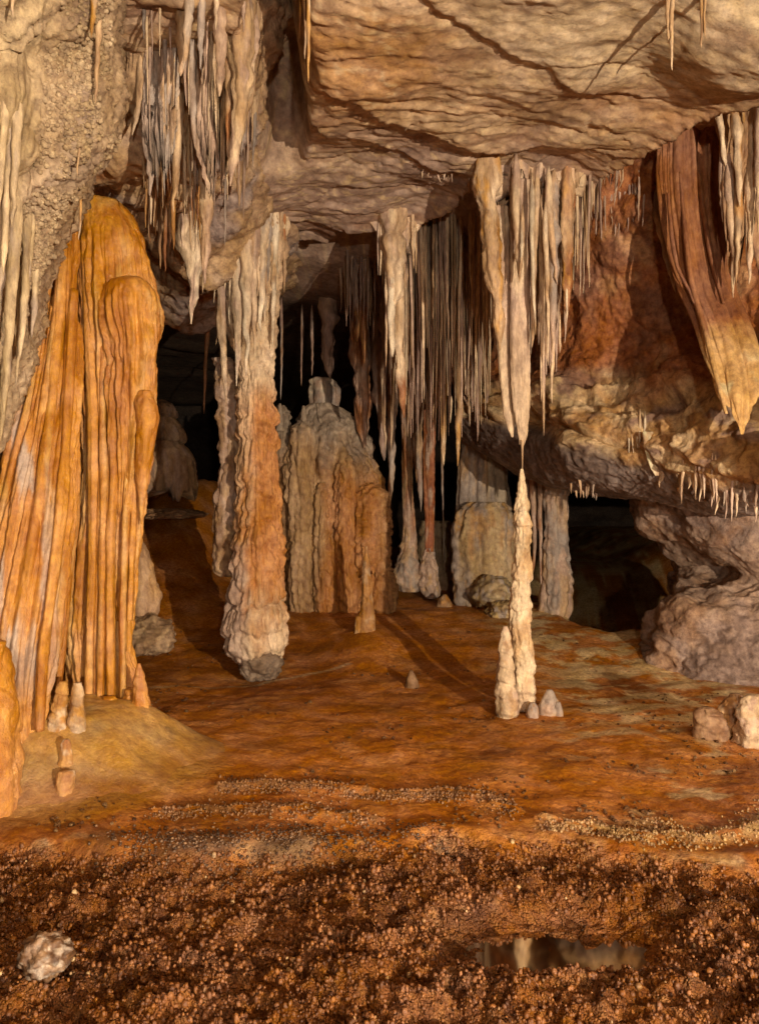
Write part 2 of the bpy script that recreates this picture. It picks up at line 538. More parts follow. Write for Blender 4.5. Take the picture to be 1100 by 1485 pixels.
# hanging rock on the left, above the orange flowstone
def dH(x, y, z, u, v):
    d = 0.16 * fbm(x * 1.4 + 3, y * 1.4, z * 1.2, 5, 0.5) + 0.05 * (billow(x * 5, y * 5, z * 1.0, 3) - 0.6) * sm(0.75, 0.35, u)
    d = d + 0.05 * (0.4 - np.abs(fbm(x * 3, y * 3, z * 4, 4))) + 0.014 * fbm(x * 20, y * 20, z * 14, 3)
    return d, None


def cH(X, Y, Z, d, u, v):
    n = fbm(X * 2.0, Y * 2.0, Z * 1.2, 4)
    c = mixc((0.50, 0.32, 0.17), (0.33, 0.20, 0.11), sm(-0.3, 0.4, n))
    c = mixc(c, np.array([0.32, 0.25, 0.24]) + 0 * c, sm(-0.1, 0.45, fbm(X * 1.5 + 2, Y * 1.5, Z * 1.5 + 3, 3) - 0.6 * (Z - 3.75)) * 0.8)
    c = mixc(c, np.array([0.38, 0.15, 0.05]) + 0 * c, sm(0.25, 0.6, fbm(X * 3 + 6, Y * 3, Z * 1.5, 3)) * sm(3.9, 3.4, Z))
    return c


rowsH = [
    [(60, -150, 4.1), (130, -150, 3.9), (220, -150, 3.9), (300, -150, 3.95), (360, -150, 4.0), (400, -150, 4.3)],
    [(60, -40, 4.6), (130, -40, 4.4), (220, -40, 4.3), (300, -40, 4.3), (375, -40, 4.4), (420, -40, 4.9)],
    [(60, 60, 4.9), (130, 60, 4.7), (210, 60, 4.6), (290, 60, 4.6), (362, 60, 4.8), (400, 70, 5.4)],
    [(60, 140, 5.1), (130, 140, 4.9), (205, 140, 4.8), (280, 140, 4.85), (352, 140, 5.1), (385, 150, 5.8)],
    [(60, 215, 5.2), (130, 215, 5.0), (200, 215, 5.0), (280, 215, 5.15), (345, 215, 5.5), (385, 225, 6.2)],
    [(60, 265, 5.4), (130, 262, 5.2), (200, 268, 5.35), (280, 280, 5.5), (350, 290, 6.0), (400, 290, 6.8)],
    [(60, 290, 6.0), (130, 288, 5.9), (200, 305, 6.0), (285, 330, 6.1), (360, 340, 6.6), (420, 330, 7.4)],
    [(60, 310, 6.9), (130, 312, 6.8), (210, 360, 6.9), (290, 410, 6.9), (360, 400, 7.4), (430, 370, 8.4)],
    [(60, 330, 8.2), (130, 340, 8.0), (220, 420, 7.9), (290, 455, 7.9), (360, 430, 8.4), (440, 390, 9.4)],
    [(60, 350, 9.8), (130, 370, 9.6), (225, 440, 9.4), (290, 470, 9.4), (360, 445, 9.9), (440, 400, 10.6)],
]
o = patch('hanging_rock', rowsH, 240, 190, dH, cH, M['limestone'])
tag(o, 'brown and grey hanging rock of the ceiling above the orange flowstone', 'rock', kind='structure')


# right wall: red-brown face above, pale broken ledge below, dark underside
def dR(x, y, z, u, v):
    d = 0.13 * fbm(x * 1.3 + 9, y * 1.3, z * 1.6, 5, 0.5)
    ledge = sm(0.34, 0.44, u) * sm(0.66, 0.58, u)
    lip = sm(0.58, 0.66, u)
    aa = x * 0.80 - z * 0.6 + 0.25 * y; bb = x * 0.55 + z * 0.85
    wv_ = 0.35 * fbm(x * 1.3, y * 1.3, z * 1.3, 2)
    q = fbm(aa * 1.1 + wv_, bb * 3.0 + wv_, y * 0.7, 3, 0.42)
    st_ = bb * 2.4 + 0.8 * fbm(aa * 1.2, y * 0.9, bb * 0.8 + 2, 3)
    st_ = st_ - np.floor(st_)
    d = d + ledge * (0.20 * (0.30 - np.abs(q)) + 0.16 * (sm(0.0, 0.25, st_) * (1 - st_) - 0.4) * sm(-0.4, 0.2, fbm(x * 1.6, y, z * 1.6 + 5, 2)))
    d = d * (1 - 0.6 * lip) + (1 - ledge) * (1 - 0.6 * lip) * 0.05 * (billow(x * 3.0, y * 3.0, z * 1.6, 3) - 0.6)
    d = d + 0.016 * fbm(x * 16, y * 16, z * 16, 4)
    return d, None


def cR(X, Y, Z, d, u, v):
    n = fbm(X * 2.0 + 1, Y * 2.0, Z * 2.0, 4)
    red = mixc((0.34, 0.115, 0.035), (0.24, 0.095, 0.045), sm(-0.3, 0.4, n))
    red = mixc(red, np.array([0.40, 0.19, 0.08]) + 0 * red, sm(0.15, 0.55, fbm(X * 3, Y * 3, Z * 2 + 4, 4)))
    pale = mixc((0.62, 0.44, 0.25), (0.46, 0.26, 0.11), sm(-0.25, 0.35, fbm(X * 3 + 2, Y * 3, Z * 4, 4)))
    pale = mixc(pale, np.array([0.28, 0.17, 0.12]) + 0 * pale, sm(0.22, 0.55, fbm(X * 2.2 + 7, Y * 2.2, Z * 3.2, 4)))
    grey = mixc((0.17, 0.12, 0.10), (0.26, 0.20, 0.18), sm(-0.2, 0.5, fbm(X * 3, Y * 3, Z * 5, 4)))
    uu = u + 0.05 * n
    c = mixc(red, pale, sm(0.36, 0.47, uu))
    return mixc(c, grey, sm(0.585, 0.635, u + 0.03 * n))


rowsR = [
    [(640, 330, 10.4), (740, 300, 9.2), (828, 200, 6.9), (905, 170, 6.5), (980, 140, 6.25), (1060, 110, 6.1), (1170, 80, 5.9), (1330, 60, 5.2)],
    [(640, 400, 10.2), (745, 350, 9.0), (832, 290, 7.1), (905, 270, 6.7), (980, 250, 6.45), (1060, 230, 6.2), (1170, 210, 5.9), (1330, 190, 4.9)],
    [(645, 470, 10.0), (745, 440, 8.9), (830, 390, 7.4), (905, 380, 7.0), (980, 370, 6.7), (1060, 360, 6.4), (1170, 350, 5.9), (1330, 340, 4.7)],
    [(650, 530, 9.8), (745, 510, 8.7), (822, 485, 7.6), (905, 485, 7.25), (980, 485, 6.9), (1060, 485, 6.4), (1170, 490, 5.6), (1330, 500, 4.5)],
    [(655, 570, 9.6), (750, 560, 8.4), (818, 545, 7.5), (905, 545, 7.1), (980, 548, 6.6), (1060, 555, 6.0), (1170, 570, 5.2), (1330, 600, 4.2)],
    [(660, 590, 9.5), (755, 592, 8.1), (820, 600, 7.1), (905, 610, 6.7), (980, 620, 6.2), (1060, 632, 5.7), (1170, 640, 5.0), (1330, 610, 4.2)],
    [(662, 600, 9.4), (758, 618, 7.95), (822, 640, 7.0), (905, 662, 6.6), (980, 682, 6.2), (1060, 702, 5.7), (1170, 700, 5.0), (1330, 640, 4.3)],
    [(664, 622, 9.5), (758, 660, 8.1), (820, 684, 7.3), (905, 706, 6.95), (980, 722, 6.6), (1060, 738, 6.1), (1170, 730, 5.5), (1330, 660, 4.8)],
    [(668, 636, 9.8), (758, 684, 8.6), (820, 706, 7.9), (905, 720, 7.7), (980, 732, 7.4), (1060, 741, 7.0), (1170, 738, 6.4), (1330, 680, 5.6)],
    [(672, 640, 10.6), (758, 688, 9.8), (820, 708, 9.3), (905, 720, 9.1), (980, 731, 8.9), (1060, 738, 8.6), (1170, 738, 8.2), (1330, 700, 7.4)],
    [(672, 640, 12.5), (758, 680, 12.0), (820, 700, 12.0), (905, 714, 12.0), (980, 722, 12.0), (1060, 733, 12.0), (1170, 735, 12.0), (1330, 710, 11.0)],
]
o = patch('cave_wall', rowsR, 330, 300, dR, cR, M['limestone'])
tag(o, 'red-brown rock wall with pale broken overhanging ledge on the right', 'wall', kind='structure')


# low grey-pink wall under the overhang, right of the dark hollow
def dW(x, y, z, u, v):
    low = sm(1.0, 0.75, z)
    return 0.14 * fbm(x * 1.3 + 5, y * 1.3, z * 1.5, 5, 0.5) + low * 0.16 * (0.30 - np.abs(fbm(x * 1.0 + 1.1 * z + 3, y, z * 2.6 - 0.8 * x, 4, 0.5))) + 0.05 * (0.35 - np.abs(fbm(x * 1.3 + 0.8 * z, y * 1.3, z * 2.2 - 0.9 * x, 4, 0.45))) + 0.006 * fbm(x * 18, y * 18, z * 18, 3), None


def cW(X, Y, Z, d, u, v):
    n = fbm(X * 1.8, Y * 1.8, Z * 1.8, 4)
    c = mixc((0.36, 0.24, 0.175), (0.25, 0.17, 0.14), sm(-0.3, 0.4, n))
    return mixc(c, np.array([0.34, 0.18, 0.09]) + 0 * c, sm(0.1, 0.6, fbm(X * 2 + 3, Y * 2, Z * 2 + 8, 4)) * 0.6)


rowsW = [
    [(915, 680, 9.6), (925, 690, 8.5), (960, 690, 7.9), (1010, 690, 7.6), (1060, 690, 7.3), (1130, 690, 7.2), (1260, 690, 7.0)],
    [(920, 725, 9.6), (922, 728, 8.4), (950, 728, 7.8), (1000, 728, 7.5), (1060, 730, 7.2), (1130, 735, 7.1), (1260, 740, 6.9)],
    [(935, 765, 9.6), (932, 768, 8.5), (958, 755, 8.0), (1005, 770, 7.6), (1062, 775, 7.3), (1130, 780, 7.1), (1260, 790, 6.9)],
    [(985, 800, 9.6), (962, 792, 8.7), (985, 790, 8.1), (1020, 800, 7.7), (1065, 812, 7.4), (1130, 820, 7.1), (1260, 840, 6.9)],
    [(1010, 830, 9.8), (992, 832, 8.9), (1008, 822, 8.3), (1040, 822, 8.0), (1078, 840, 7.4), (1130, 860, 7.1), (1260, 890, 6.9)],
    [(968, 872, 8.6), (972, 862, 8.1), (994, 852, 7.8), (1034, 848, 7.6), (1076, 852, 7.35), (1130, 870, 7.1), (1260, 890, 6.9)],
    [(938, 915, 8.4), (946, 900, 7.8), (978, 888, 7.4), (1028, 882, 7.2), (1080, 890, 7.05), (1135, 900, 6.9), (1260, 920, 6.7)],
    [(928, 942, 8.3), (938, 940, 7.7), (972, 940, 7.25), (1026, 945, 7.05), (1082, 955, 6.9), (1140, 965, 6.8), (1260, 980, 6.6)],
    [(924, 975, 8.3), (936, 985, 7.7), (970, 990, 7.25), (1026, 1000, 7.0), (1082, 1010, 6.85), (1140, 1020, 6.7), (1260, 1030, 6.5)],
]
o = patch('cave_wall', rowsW, 190, 160, dW, cW, M['limestone'])
tag(o, 'low grey-pink rock wall under the overhang beside the dark hollow', 'wall', kind='structure')

# far wall closing the chamber
rowsB = []
for z in (-1.2, 0.2, 1.2, 2.2, 3.2, 4.2, 5.4):
    r = []
    for x, y in ((-9, 5), (-10, 11), (-8, 18), (-3.0, 22), (1.5, 24), (6, 29), (11.5, 25), (11, 14), (9, 4.0)):
        D = y + 0.25 * math.sin(x * 3 + z * 2)
        r.append((CX + x / D * F, CY - (z - H) / D * F, D))
    rowsB.append(r)


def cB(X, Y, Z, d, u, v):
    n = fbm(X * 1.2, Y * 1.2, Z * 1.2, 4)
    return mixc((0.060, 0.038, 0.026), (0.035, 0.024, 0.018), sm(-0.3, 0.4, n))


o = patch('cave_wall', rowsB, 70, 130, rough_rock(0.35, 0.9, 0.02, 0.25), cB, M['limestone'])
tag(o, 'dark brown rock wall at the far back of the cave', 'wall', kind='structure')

# ------------------------------------------------------------------ floor


def WF(px, py, z=0.0):
    D = (H - z) * F / (py - CY)
    return ((px - CX) / F * D, D)


RIM1 = [WF(*p) for p in ((320, 1143), (400, 1137), (470, 1140), (560, 1150), (640, 1150), (700, 1158), (745, 1175))]
RIM2 = [WF(*p) for p in ((790, 1192), (850, 1197), (930, 1212), (1000, 1210), (1100, 1200), (1180, 1195))]
RIM3 = [WF(*p) for p in ((230, 1178), (300, 1172), (380, 1170), (450, 1178), (540, 1185))]
LINE = [WF(*p) for p in ((218, 1000), (265, 996), (310, 997), (350, 994), (400, 985), (450, 978), (505, 972))]
MOUND = WF(535, 925, 0.22)


def dam_y(x):
    return 3.60 + 0.07 * np.sin(x * 2.1 + 0.6) + 0.05 * perlin(x * 3, 0.3, 7.7) - 0.10 * sm(0.6, 2.2, x) + 0.20 * sm(-1.0, -2.0, x)


def coral_mask(x, y):
    return sm(0.03, -0.17, y - dam_y(x) + 0.12 * fbm(x * 4, y * 4, 3.3, 3))


def pool_mask(x, y):
    return np.exp(-(((x - 0.64) / 0.44) ** 2 + ((y - 2.98) / 0.24) ** 2) ** 2) * sm(-0.6, 0.1, perlin(x * 4, y * 6, 5.1) + 0.2)


def floor_z(x, y, fine=True):
    x = np.asarray(x, float); y = np.asarray(y, float)
    z = 0.34 * sm(6.8, 9.6, y) + 0.15 * sm(9.6, 12.5, y)
    z = z + 1.5 * sm(8.0, 12.0, y) * sm(-1.4, -2.7, x)
    pit_n = 0.35 * fbm(x * 1.3, y * 1.3, 4.4, 3)
    z = z - 1.1 * sm(8.3, 10.0, y + pit_n) * sm(2.0, 2.7, x - 0.10 * (y - 9) + pit_n) + 1.1 * sm(10.8, 14.5, y) * sm(2.4, 3.4, x)
    z = z + 0.15 * np.exp(-(((x - MOUND[0]) / 0.32) ** 2 + ((y - MOUND[1]) / 0.42) ** 2))
    z = z + 0.5 * sm(2.9, 4.2, np.abs(x) - 0.1 * y)
    # apron under the orange flowstone
    z = z + 0.10 * np.exp(-(((x + 2.0) / 0.9) ** 2 + ((y - 4.9) / 0.8) ** 2) ** 1.5)
    dam = dam_y(x)
    z = z + 0.022 * np.exp(-((y - dam - 0.03) / 0.11) ** 2) * (0.6 + 0.8 * perlin(x * 2.3, 1.1, 2.2))
    cm = coral_mask(x, y)
    z = z - 0.105 * cm
    pm = pool_mask(x, y)
    z = z - 0.09 * pm
    z = z + 0.035 * fbm(x * 0.9, y * 0.9, 0.7, 3)
    for L, hgt in ((RIM1, 0.022), (RIM2, 0.025), (RIM3, 0.018)):
        d, s = segdist(x + 0.05 * perlin(x * 7, y * 7, 4), y + 0.06 * perlin(x * 7, y * 7, 9), L)
        z = z + hgt * np.exp(-(d / 0.05) ** 2) - 0.018 * np.where(s < 0, np.exp(-d / 0.12), 0)
    if fine:
        bump = fbm(x * 5, y * 5, 2.2, 4)
        z = z + 0.012 * bump * (1 - cm)
        crumb = sm(0.05, 0.5, fbm(x * 2.2, y * 2.2, 9.1, 3))
        z = z + 0.010 * crumb * worley(x * 26, y * 26, 0.4) * (1 - cm) + 0.004 * fbm(x * 40, y * 40, 1, 2) * (1 - cm)
        lumps = billow(x * 5.5, y * 6.5, 3.1, 2) - 0.6
        w1 = 0.65 * worley(x * 13 + 0.35 * bump, y * 13, 0.7) + 0.35 * worley(x * 24, y * 24 + 0.3 * bump, 1.7)
        w1 = w1 * (0.55 + 0.75 * sm(-0.3, 0.3, fbm(x * 1.8, y * 2.4, 6.6, 2)))
        z = z + cm * (1 - 0.75 * pm) * (0.075 * lumps + 0.050 * sm(0.15, 0.75, w1) + 0.014 * worley(x * 50, y * 50, 0.2) + 0.006 * fbm(x * 90, y * 90, 3, 2))
    return z


gy = np.concatenate([np.linspace(-4, 1.6, 14, endpoint=False), 1.6 * np.exp(np.linspace(0, math.log(10.5 / 1.6), 470)), np.linspace(10.6, 31, 40)])
s = np.linspace(-1, 1, 460)
s = 0.62 * s + 0.38 * s ** 3
Y = gy[:, None] + 0 * s[None]
X = s[None] * (2.6 + 0.62 * np.maximum(Y, 0))
Zf = floor_z(X, Y)
n1 = fbm(X * 1.1, Y * 1.1, 5.5, 4); n2 = fbm(X * 4.2, Y * 4.2, 2.5, 4); n3 = fbm(X * 13, Y * 13, 3.5, 3)
fc = mixc((0.46, 0.160, 0.020), (0.33, 0.105, 0.012), sm(-0.3, 0.4, n1))
fc = mixc(fc, np.array([0.50, 0.205, 0.040]) + 0 * fc, sm(0.1, 0.6, n2) * 0.6)
fc = mixc(fc, np.array([0.07, 0.033, 0.016]) + 0 * fc, sm(0.2, 0.7, fbm(X * 1.7 + 4, Y * 1.7, 8.2, 4)) * 0.3)
# calcite bloom on the right-hand floor
bloom = sm(0.9, 1.7, X + 0.4 * n1) * sm(4.9, 5.8, Y + 0.3 * n1) * sm(0.0, 0.35, fbm(X * 2.0, Y * 3.2, 6.1, 5, 0.6) + 0.12 + 0.35 * n3)
fc = mixc(fc, np.array([0.60, 0.44, 0.22]) + 0 * fc, bloom * 0.8)
bl2 = sm(0.9, 1.5, X) * sm(3.5, 3.8, Y) * sm(0.25, 0.5, fbm(X * 2.6, Y * 4, 1.1, 4) + 0.1 * n3)
fc = mixc(fc, np.array([0.50, 0.36, 0.19]) + 0 * fc, bl2 * 0.7)
# pale and grey-white faces of the rimstone dam
dm = Y - dam_y(X)
face = np.exp(-((dm + 0.06) / 0.09) ** 2)
fc = mixc(fc, np.array([0.50, 0.36, 0.20]) + 0 * fc, face * sm(0.0, 0.45, fbm(X * 3.5, Y * 3.5, 9.9, 4) + 0.2 * n3) * 0.75)
fc = mixc(fc, np.array([0.11, 0.062, 0.036]) + 0 * fc, np.exp(-((dm + 0.0) / 0.16) ** 2) * sm(0.1, -0.5, X) * sm(-1.5, -1.1, X) * sm(-0.4, 0.2, fbm(X * 4, Y * 4, 3.9, 3)) * 0.85)
cm = coral_mask(X, Y)
cor = mixc((0.23, 0.078, 0.013), (0.13, 0.042, 0.008), sm(-0.3, 0.4, n2))
cor = mixc(cor, np.array([0.26, 0.115, 0.04]) + 0 * cor, sm(0.2, 0.6, n3) * 0.6)
fc = mixc(fc, cor, cm)
for L in (RIM1, RIM2, RIM3):
    d, sd = segdist(X, Y, L)
    fc = mixc(fc, np.array([0.40, 0.25, 0.11] if L is RIM2 else [0.27, 0.13, 0.05]) + 0 * fc, np.exp(-(d / 0.06) ** 2) * sm(-0.3, 0.3, n3))
d, sd = segdist(X + 0.02 * n2, Y + 0.03 * n2, LINE)
fc = mixc(fc, np.array([0.50, 0.36, 0.2]) + 0 * fc, np.exp(-(d / 0.02) ** 2) * 0.8)
# the yellow flowstone skirt
fc = mixc(fc, np.array([0.42, 0.23, 0.06]) + 0 * fc, sm(1.15, 0.75, np.hypot((X + 1.95) / 1.0, (Y - 4.6) / 0.85) + 0.12 * n1) * 0.8)
floor = make_mesh('cave_floor', np.stack([X, Y, Zf], -1), grid_faces(len(gy), len(s))[:, ::-1], fc.reshape(-1, 3), M['mud'], origin=(0, 0, 0), alpha=cm)
tag(floor, 'orange-brown muddy cave floor with crusted rimstone edges', 'floor', kind='structure')

# ------------------------------------------------------------------ where a pixel's line of sight meets the rock
bpy.context.view_layer.update()
DG = bpy.context.evaluated_depsgraph_get()


def hit(px, py, lo=3.0, hi=12.0):
    d = Vector(P(px, py, 1.0) - np.array([0, 0, H]))
    ok, loc, *_ = scene.ray_cast(DG, Vector((0, 0, H)), d.normalized())
    D = loc.y if ok else hi
    return float(min(max(D, lo), hi))


def ground(px, py):
    """distance at which the floor shows at that pixel"""
    D = np.linspace(2, 14, 4000)
    z = H - (py - CY) / F * D
    g = floor_z((px - CX) / F * D, D, fine=False)
    i = np.argmax(z <= g)
    return float(D[i])


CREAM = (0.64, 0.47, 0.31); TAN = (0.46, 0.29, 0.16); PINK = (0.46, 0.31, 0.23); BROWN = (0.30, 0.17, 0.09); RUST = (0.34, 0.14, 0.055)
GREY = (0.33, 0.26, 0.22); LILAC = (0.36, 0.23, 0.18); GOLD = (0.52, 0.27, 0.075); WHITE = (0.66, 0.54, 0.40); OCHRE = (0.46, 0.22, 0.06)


def stal(x0, y0, x1, y1, w, D=None, cols=(TAN, PINK, CREAM), label=None, group=None, parent=None, name='stalactite', off=0.0, shape=0.8,
         flute=None, bump=None, nth=None, nz=None, ph=None, root=14, ratio=1.0, drip=True):
    """one stalactite from its root pixel to its tip pixel, w pixels wide at the root"""
    if ph is None: ph = float(rng.uniform(0, 50))
    if D is None: D = hit(x0, y0) + 0.03 - off
    L = y1 - y0
    n = 11
    tp = max(root, w * 1.3)
    rows = [(y0 - tp * 2.4, x0 - w * 0.12, x0 + w * 0.12), (y0 - tp * 1.2, x0 - w * 0.42, x0 + w * 0.42)]
    r2 = np.random.default_rng(int(ph * 1000) + 1)
    bend = r2.normal() * 0.35 * min(w, 10)
    for i in range(n + 1):
        t = i / n
        wd = w * ((1 - t) ** shape * 0.94 + 0.06) * (1 + 0.13 * r2.normal() * (0 < t < 1))
        if i == 0: wd = w
        c = x0 + (x1 - x0) * t ** 1.2 + bend * math.sin(t * 3.1) * 0.5 + 0.05 * w * r2.normal() * (0 < t < 1)
        rows.append((y0 + L * t, c - wd / 2, c + wd / 2))
    wm = w / F * D
    nth = nth or int(np.clip(w * 1.6, 14, 72)); nz = nz or int(np.clip(L * 0.55, 24, 150))
    fl = flute or ((0.24 * wm, 1.5 / max(wm, 0.02), 0.22) if w > 9 else (0.15 * wm, 1.3 / max(wm, 0.02), 0.5))
    bp = bump or (0.085 * wm, min(110, 6 / max(wm, 0.01)))
    a, b, c = cols[:3]
    o = loft(name, rows, D, M['calcite'], palette(a, b, c, k=5, zs=0.25, ph=ph), parent, ratio=ratio, nth=nth, nz=nz, flute=fl, bump=bp, ph=ph)
    if label: tag(o, label, 'stalactite', group)
    return o


ORD = ('first second third fourth fifth sixth seventh eighth ninth tenth eleventh twelfth thirteenth fourteenth fifteenth sixteenth seventeenth eighteenth nineteenth '
       'twentieth').split()


def ordinal(i):
    return ORD[i] if i < 20 else ('twenty-' if i < 29 else 'thirty-' if i < 39 else 'forty-') + ORD[(i + 1) % 10 - 1] if (i + 1) % 10 else {30: 'thirtieth', 40: 'fortieth', 50: 'fiftieth'}[i + 1]


def curtain(n, xr, root, tipfn, wr, D, cols, label, group, parent=None, seed=1, shape=0.75, dj=0.3):
    """n stalactites hung side by side: root(x), tip(x, r) in pixels"""
    r = np.random.default_rng(seed)
    xs = np.linspace(xr[0], xr[1], n) + r.normal(size=n) * (xr[1] - xr[0]) / n * 0.45
    for i, x in enumerate(np.sort(xs)):
        y0 = root(x) + r.normal() * 6
        y1 = tipfn(x, r)
        if y1 < y0 + 12: y1 = y0 + 12
        w = r.uniform(*wr) * (0.75 + 0.5 * min(1.5, (y1 - y0) / 150))
        c = [np.array(q) * r.uniform(0.82, 1.18) for q in cols]
        r.shuffle(c)
        d = D + r.uniform(-dj, dj) if D else hit(x, y0 + 1, 5.0, 9.0) + 0.01
        stal(x, y0, x + r.normal() * 2.5, y1, w, d, tuple(tuple(q) for q in c), label + ', ' + ordinal(i) + ' from left', group, parent, ph=float(r.uniform(0, 90)), shape=shape * r.uniform(0.75, 1.25))


def L_(pts):
    xs, ys = zip(*pts)
    return lambda x: float(np.interp(x, xs, ys))


# ------------------------------------------------------------------ orange flowstone column on the left
def orange_col(ph=0.0, lil=0.0):
    def f(X, Y, Z, d, t):
        n = fbm(X * 5 + ph, Y * 5, Z * 0.5, 4)
        c = mixc((0.56, 0.240, 0.034), (0.43, 0.155, 0.017), sm(-0.3, 0.4, n))
        c = mixc(c, np.array([0.58, 0.32, 0.09]) + 0 * c, sm(0.1, 0.6, fbm(X * 9, Y * 9 + ph, Z * 0.9, 3)) * 0.7)
        if lil:
            m = sm(-1.78, -1.95, X + 0.12 * (Z - 1.2)) * sm(0.35, 0.7, Z) * sm(2.3, 1.9, Z) * sm(-0.15, 0.25, fbm(X * 7 + 3, Y * 7, Z * 0.35, 3))
            c = mixc(c, np.array([0.50, 0.38, 0.31]) + 0 * c, m * lil)
        return c
    return f


base = P(120, 1085, 5.05)
flow = thing('flowstone_column', 'tall glossy orange flowstone column with hanging folds at left', 'flowstone', base)
rA = [(292, 108, 176), (300, 108, 184), (316, 108, 196), (330, 108, 202), (348, 108, 210), (372, 108, 215), (420, 108, 221), (450, 109, 227), (480, 110, 228), (530, 112, 222), (600, 115, 222), (650, 117, 219),
      (700, 114, 211), (750, 110, 204), (800, 107, 196), (850, 104, 192), (900, 101, 190), (960, 98, 198), (1000, 99, 208), (1050, 103, 220), (1100, 106, 226)]
lobeA = loft('main_lobe', rA, 5.25, M['orange'], orange_col(1), flow, ratio=0.75, nth=440, nz=400, flute=(0.040, 15, 0.04), bump=(0.006, 48), lump=0.030, lumpk=3, ph=2.2, ftop=0.14)
rB = [(292, 90, 108), (315, 84, 112), (360, 78, 116), (420, 68, 108), (470, 60, 112), (520, 46, 115), (580, 30, 117), (640, 12, 114), (700, -4, 110), (760, -18, 106),
      (820, -32, 100), (880, -45, 93), (940, -56, 86), (1000, -62, 74), (1050, -66, 60), (1120, -70, 42), (1190, -75, 18)]
rB = [(a, b, c, 5.05 - 0.75 * (a - 292) / 900.0) for a, b, c in rB]
lobeB = loft('curtain_lobe', rB, 5.0, M['orange'], orange_col(4, 0.9), flow, ratio=0.55, nth=440, nz=400, flute=(0.042, 15, 0.035), bump=(0.006, 48), lump=0.008, ph=7.1, twist=0.25)
rC = [(930, -60, 2), (960, -70, 10), (1010, -80, 20), (1060, -85, 26), (1120, -90, 30), (1180, -90, 26), (1215, -90, 10)]
loft('foot_lobe', rC, 4.0, M['orange'], orange_col(9), flow, ratio=0.8, nth=120, nz=140, flute=(0.04, 7, 0.2), bump=(0.008, 30), lump=0.03, ph=5.5)
# shoulder drapery on the right flank
rS = [(402, 176, 204), (410, 158, 214), (424, 146, 221), (450, 141, 226), (500, 150, 228), (560, 154, 222), (640, 160, 216), (720, 160, 206), (820, 160, 196), (900, 160, 190)]
lobeS = loft('shoulder', rS, 5.12, M['orange'], orange_col(3), flow, ratio=0.7, nth=260, nz=280, flute=(0.045, 22, 0.04), bump=(0.005, 44), ph=12.2, ftop=0.12, lump=0.03, lumpk=4)
folds = [((101, 300), (100, 420), (106, 560), (110, 700), (98, 860), (84, 1010), 9, 4.72), ((96, 320), (88, 450), (74, 600), (52, 780), (34, 940), (25, 1060), 13, 4.55),
         ((92, 360), (78, 500), (52, 650), (22, 800), (4, 930), (0, 1080), 12, 4.42), ((108, 420), (100, 560), (92, 700), (76, 850), (62, 960), (58, 1060), 12, 4.55),
         ((124, 345), (130, 480), (137, 640), (136, 780), (132, 920), (128, 1060), 11, 4.90), ((142, 372), (145, 500), (150, 640), (146, 780), (142, 900), (139, 1060), 8, 4.90), ((158, 470), (162, 560), (166, 680), (160, 800), (160, 940), (162, 1060), 10, 4.86),
         ((182, 470), (184, 560), (186, 660), (182, 780), (178, 900), (180, 1050), 9, 4.88), ((150, 500), (150, 600), (152, 700), (150, 800), (148, 930), (146, 1062), 8, 4.86),
         ((200, 480), (201, 560), (200, 640), (196, 720), (192, 800), (188, 900), 9, 4.92), ((216, 480), (217, 540), (214, 590), (212, 640), (209, 690), (206, 740), 8, 4.98)]
def w_left(fo):
    return fo[7] == 4.55


rf = np.random.default_rng(404)
for q_ in range(13):
    t_ = rf.random()
    if q_ % 2:                                  # narrow folds on the right lobe
        xa = 114 + 108 * t_; ya = rf.uniform(380, 560) + 40 * (t_ > 0.4); yb = rf.uniform(760, 1050); ke = 0.82
        folds.append(((xa, ya), (xa + 1, ya + 60), (xa - (xa - 150) * 0.06, (ya + yb) / 2), (xa - (xa - 150) * 0.14, yb - 80), (xa - (xa - 150) * 0.17, yb - 30), (xa - (xa - 150) * 0.18, yb), rf.uniform(4, 8), 4.92 + 0.10 * abs(t_ - 0.4)))
    else:                                       # and down the curtain lobe
        ya = rf.uniform(350, 560); yb = rf.uniform(850, 1100); f_ = lambda yy_: float(np.interp(yy_, (292, 560, 820, 1100), (90 + 16 * t_, 40 + 72 * t_, -25 + 118 * t_, -62 + 105 * t_)))
        folds.append(tuple((f_(v), v) for v in np.linspace(ya, yb, 6)) + (rf.uniform(4, 9), 4.55))
for i, fo in enumerate(folds):
    pts = np.array(fo[:6], float); w, d0 = fo[6], fo[7]
    yy = np.linspace(pts[0, 1], pts[-1, 1], 12); xx = pchip(pts[:, 1], pts[:, 0], yy)
    r = np.random.default_rng(i + 40)
    k = 0.6 + 0.4 * np.sin(np.linspace(0.25, 2.7, 12))
    ww = 0.62 * w * k * (1 + 0.12 * r.normal(size=12))
    dd = d0 + (0.22 - 0.10 * np.linspace(0, 1, 12) if i not in (1, 2, 3) and not (i >= 11 and w_left(fo)) else np.interp(yy, (300, 1100), (4.98, 4.30)) - d0 - 0.02)
    loft('fold', [(a, b - c, b + c, e) for a, b, c, e in zip(yy, xx, ww, dd)], d0, M['orange'], orange_col(i * 1.7, 0.8 if i in (1, 2) else 0), lobeB if i < 4 or fo[7] == 4.55 else lobeA,
         ratio=1.5, nth=44, nz=190, flute=(0.020, 24, 0.06), bump=(0.005, 55), ph=i * 3.3, lump=0.003, lumpk=12)
rT = [(566, 204, 216), (578, 199, 222), (592, 196, 228), (605, 195, 230), (640, 196, 224), (680, 198, 216), (720, 202, 211), (745, 203, 208), (760, 204.5, 206)]
loft('hanging_drip', rT, 5.03, M['orange'], orange_col(6), lobeS, ratio=0.9, nth=60, nz=120, flute=(0.03, 14, 0.08), bump=(0.004, 34), ph=3.9)
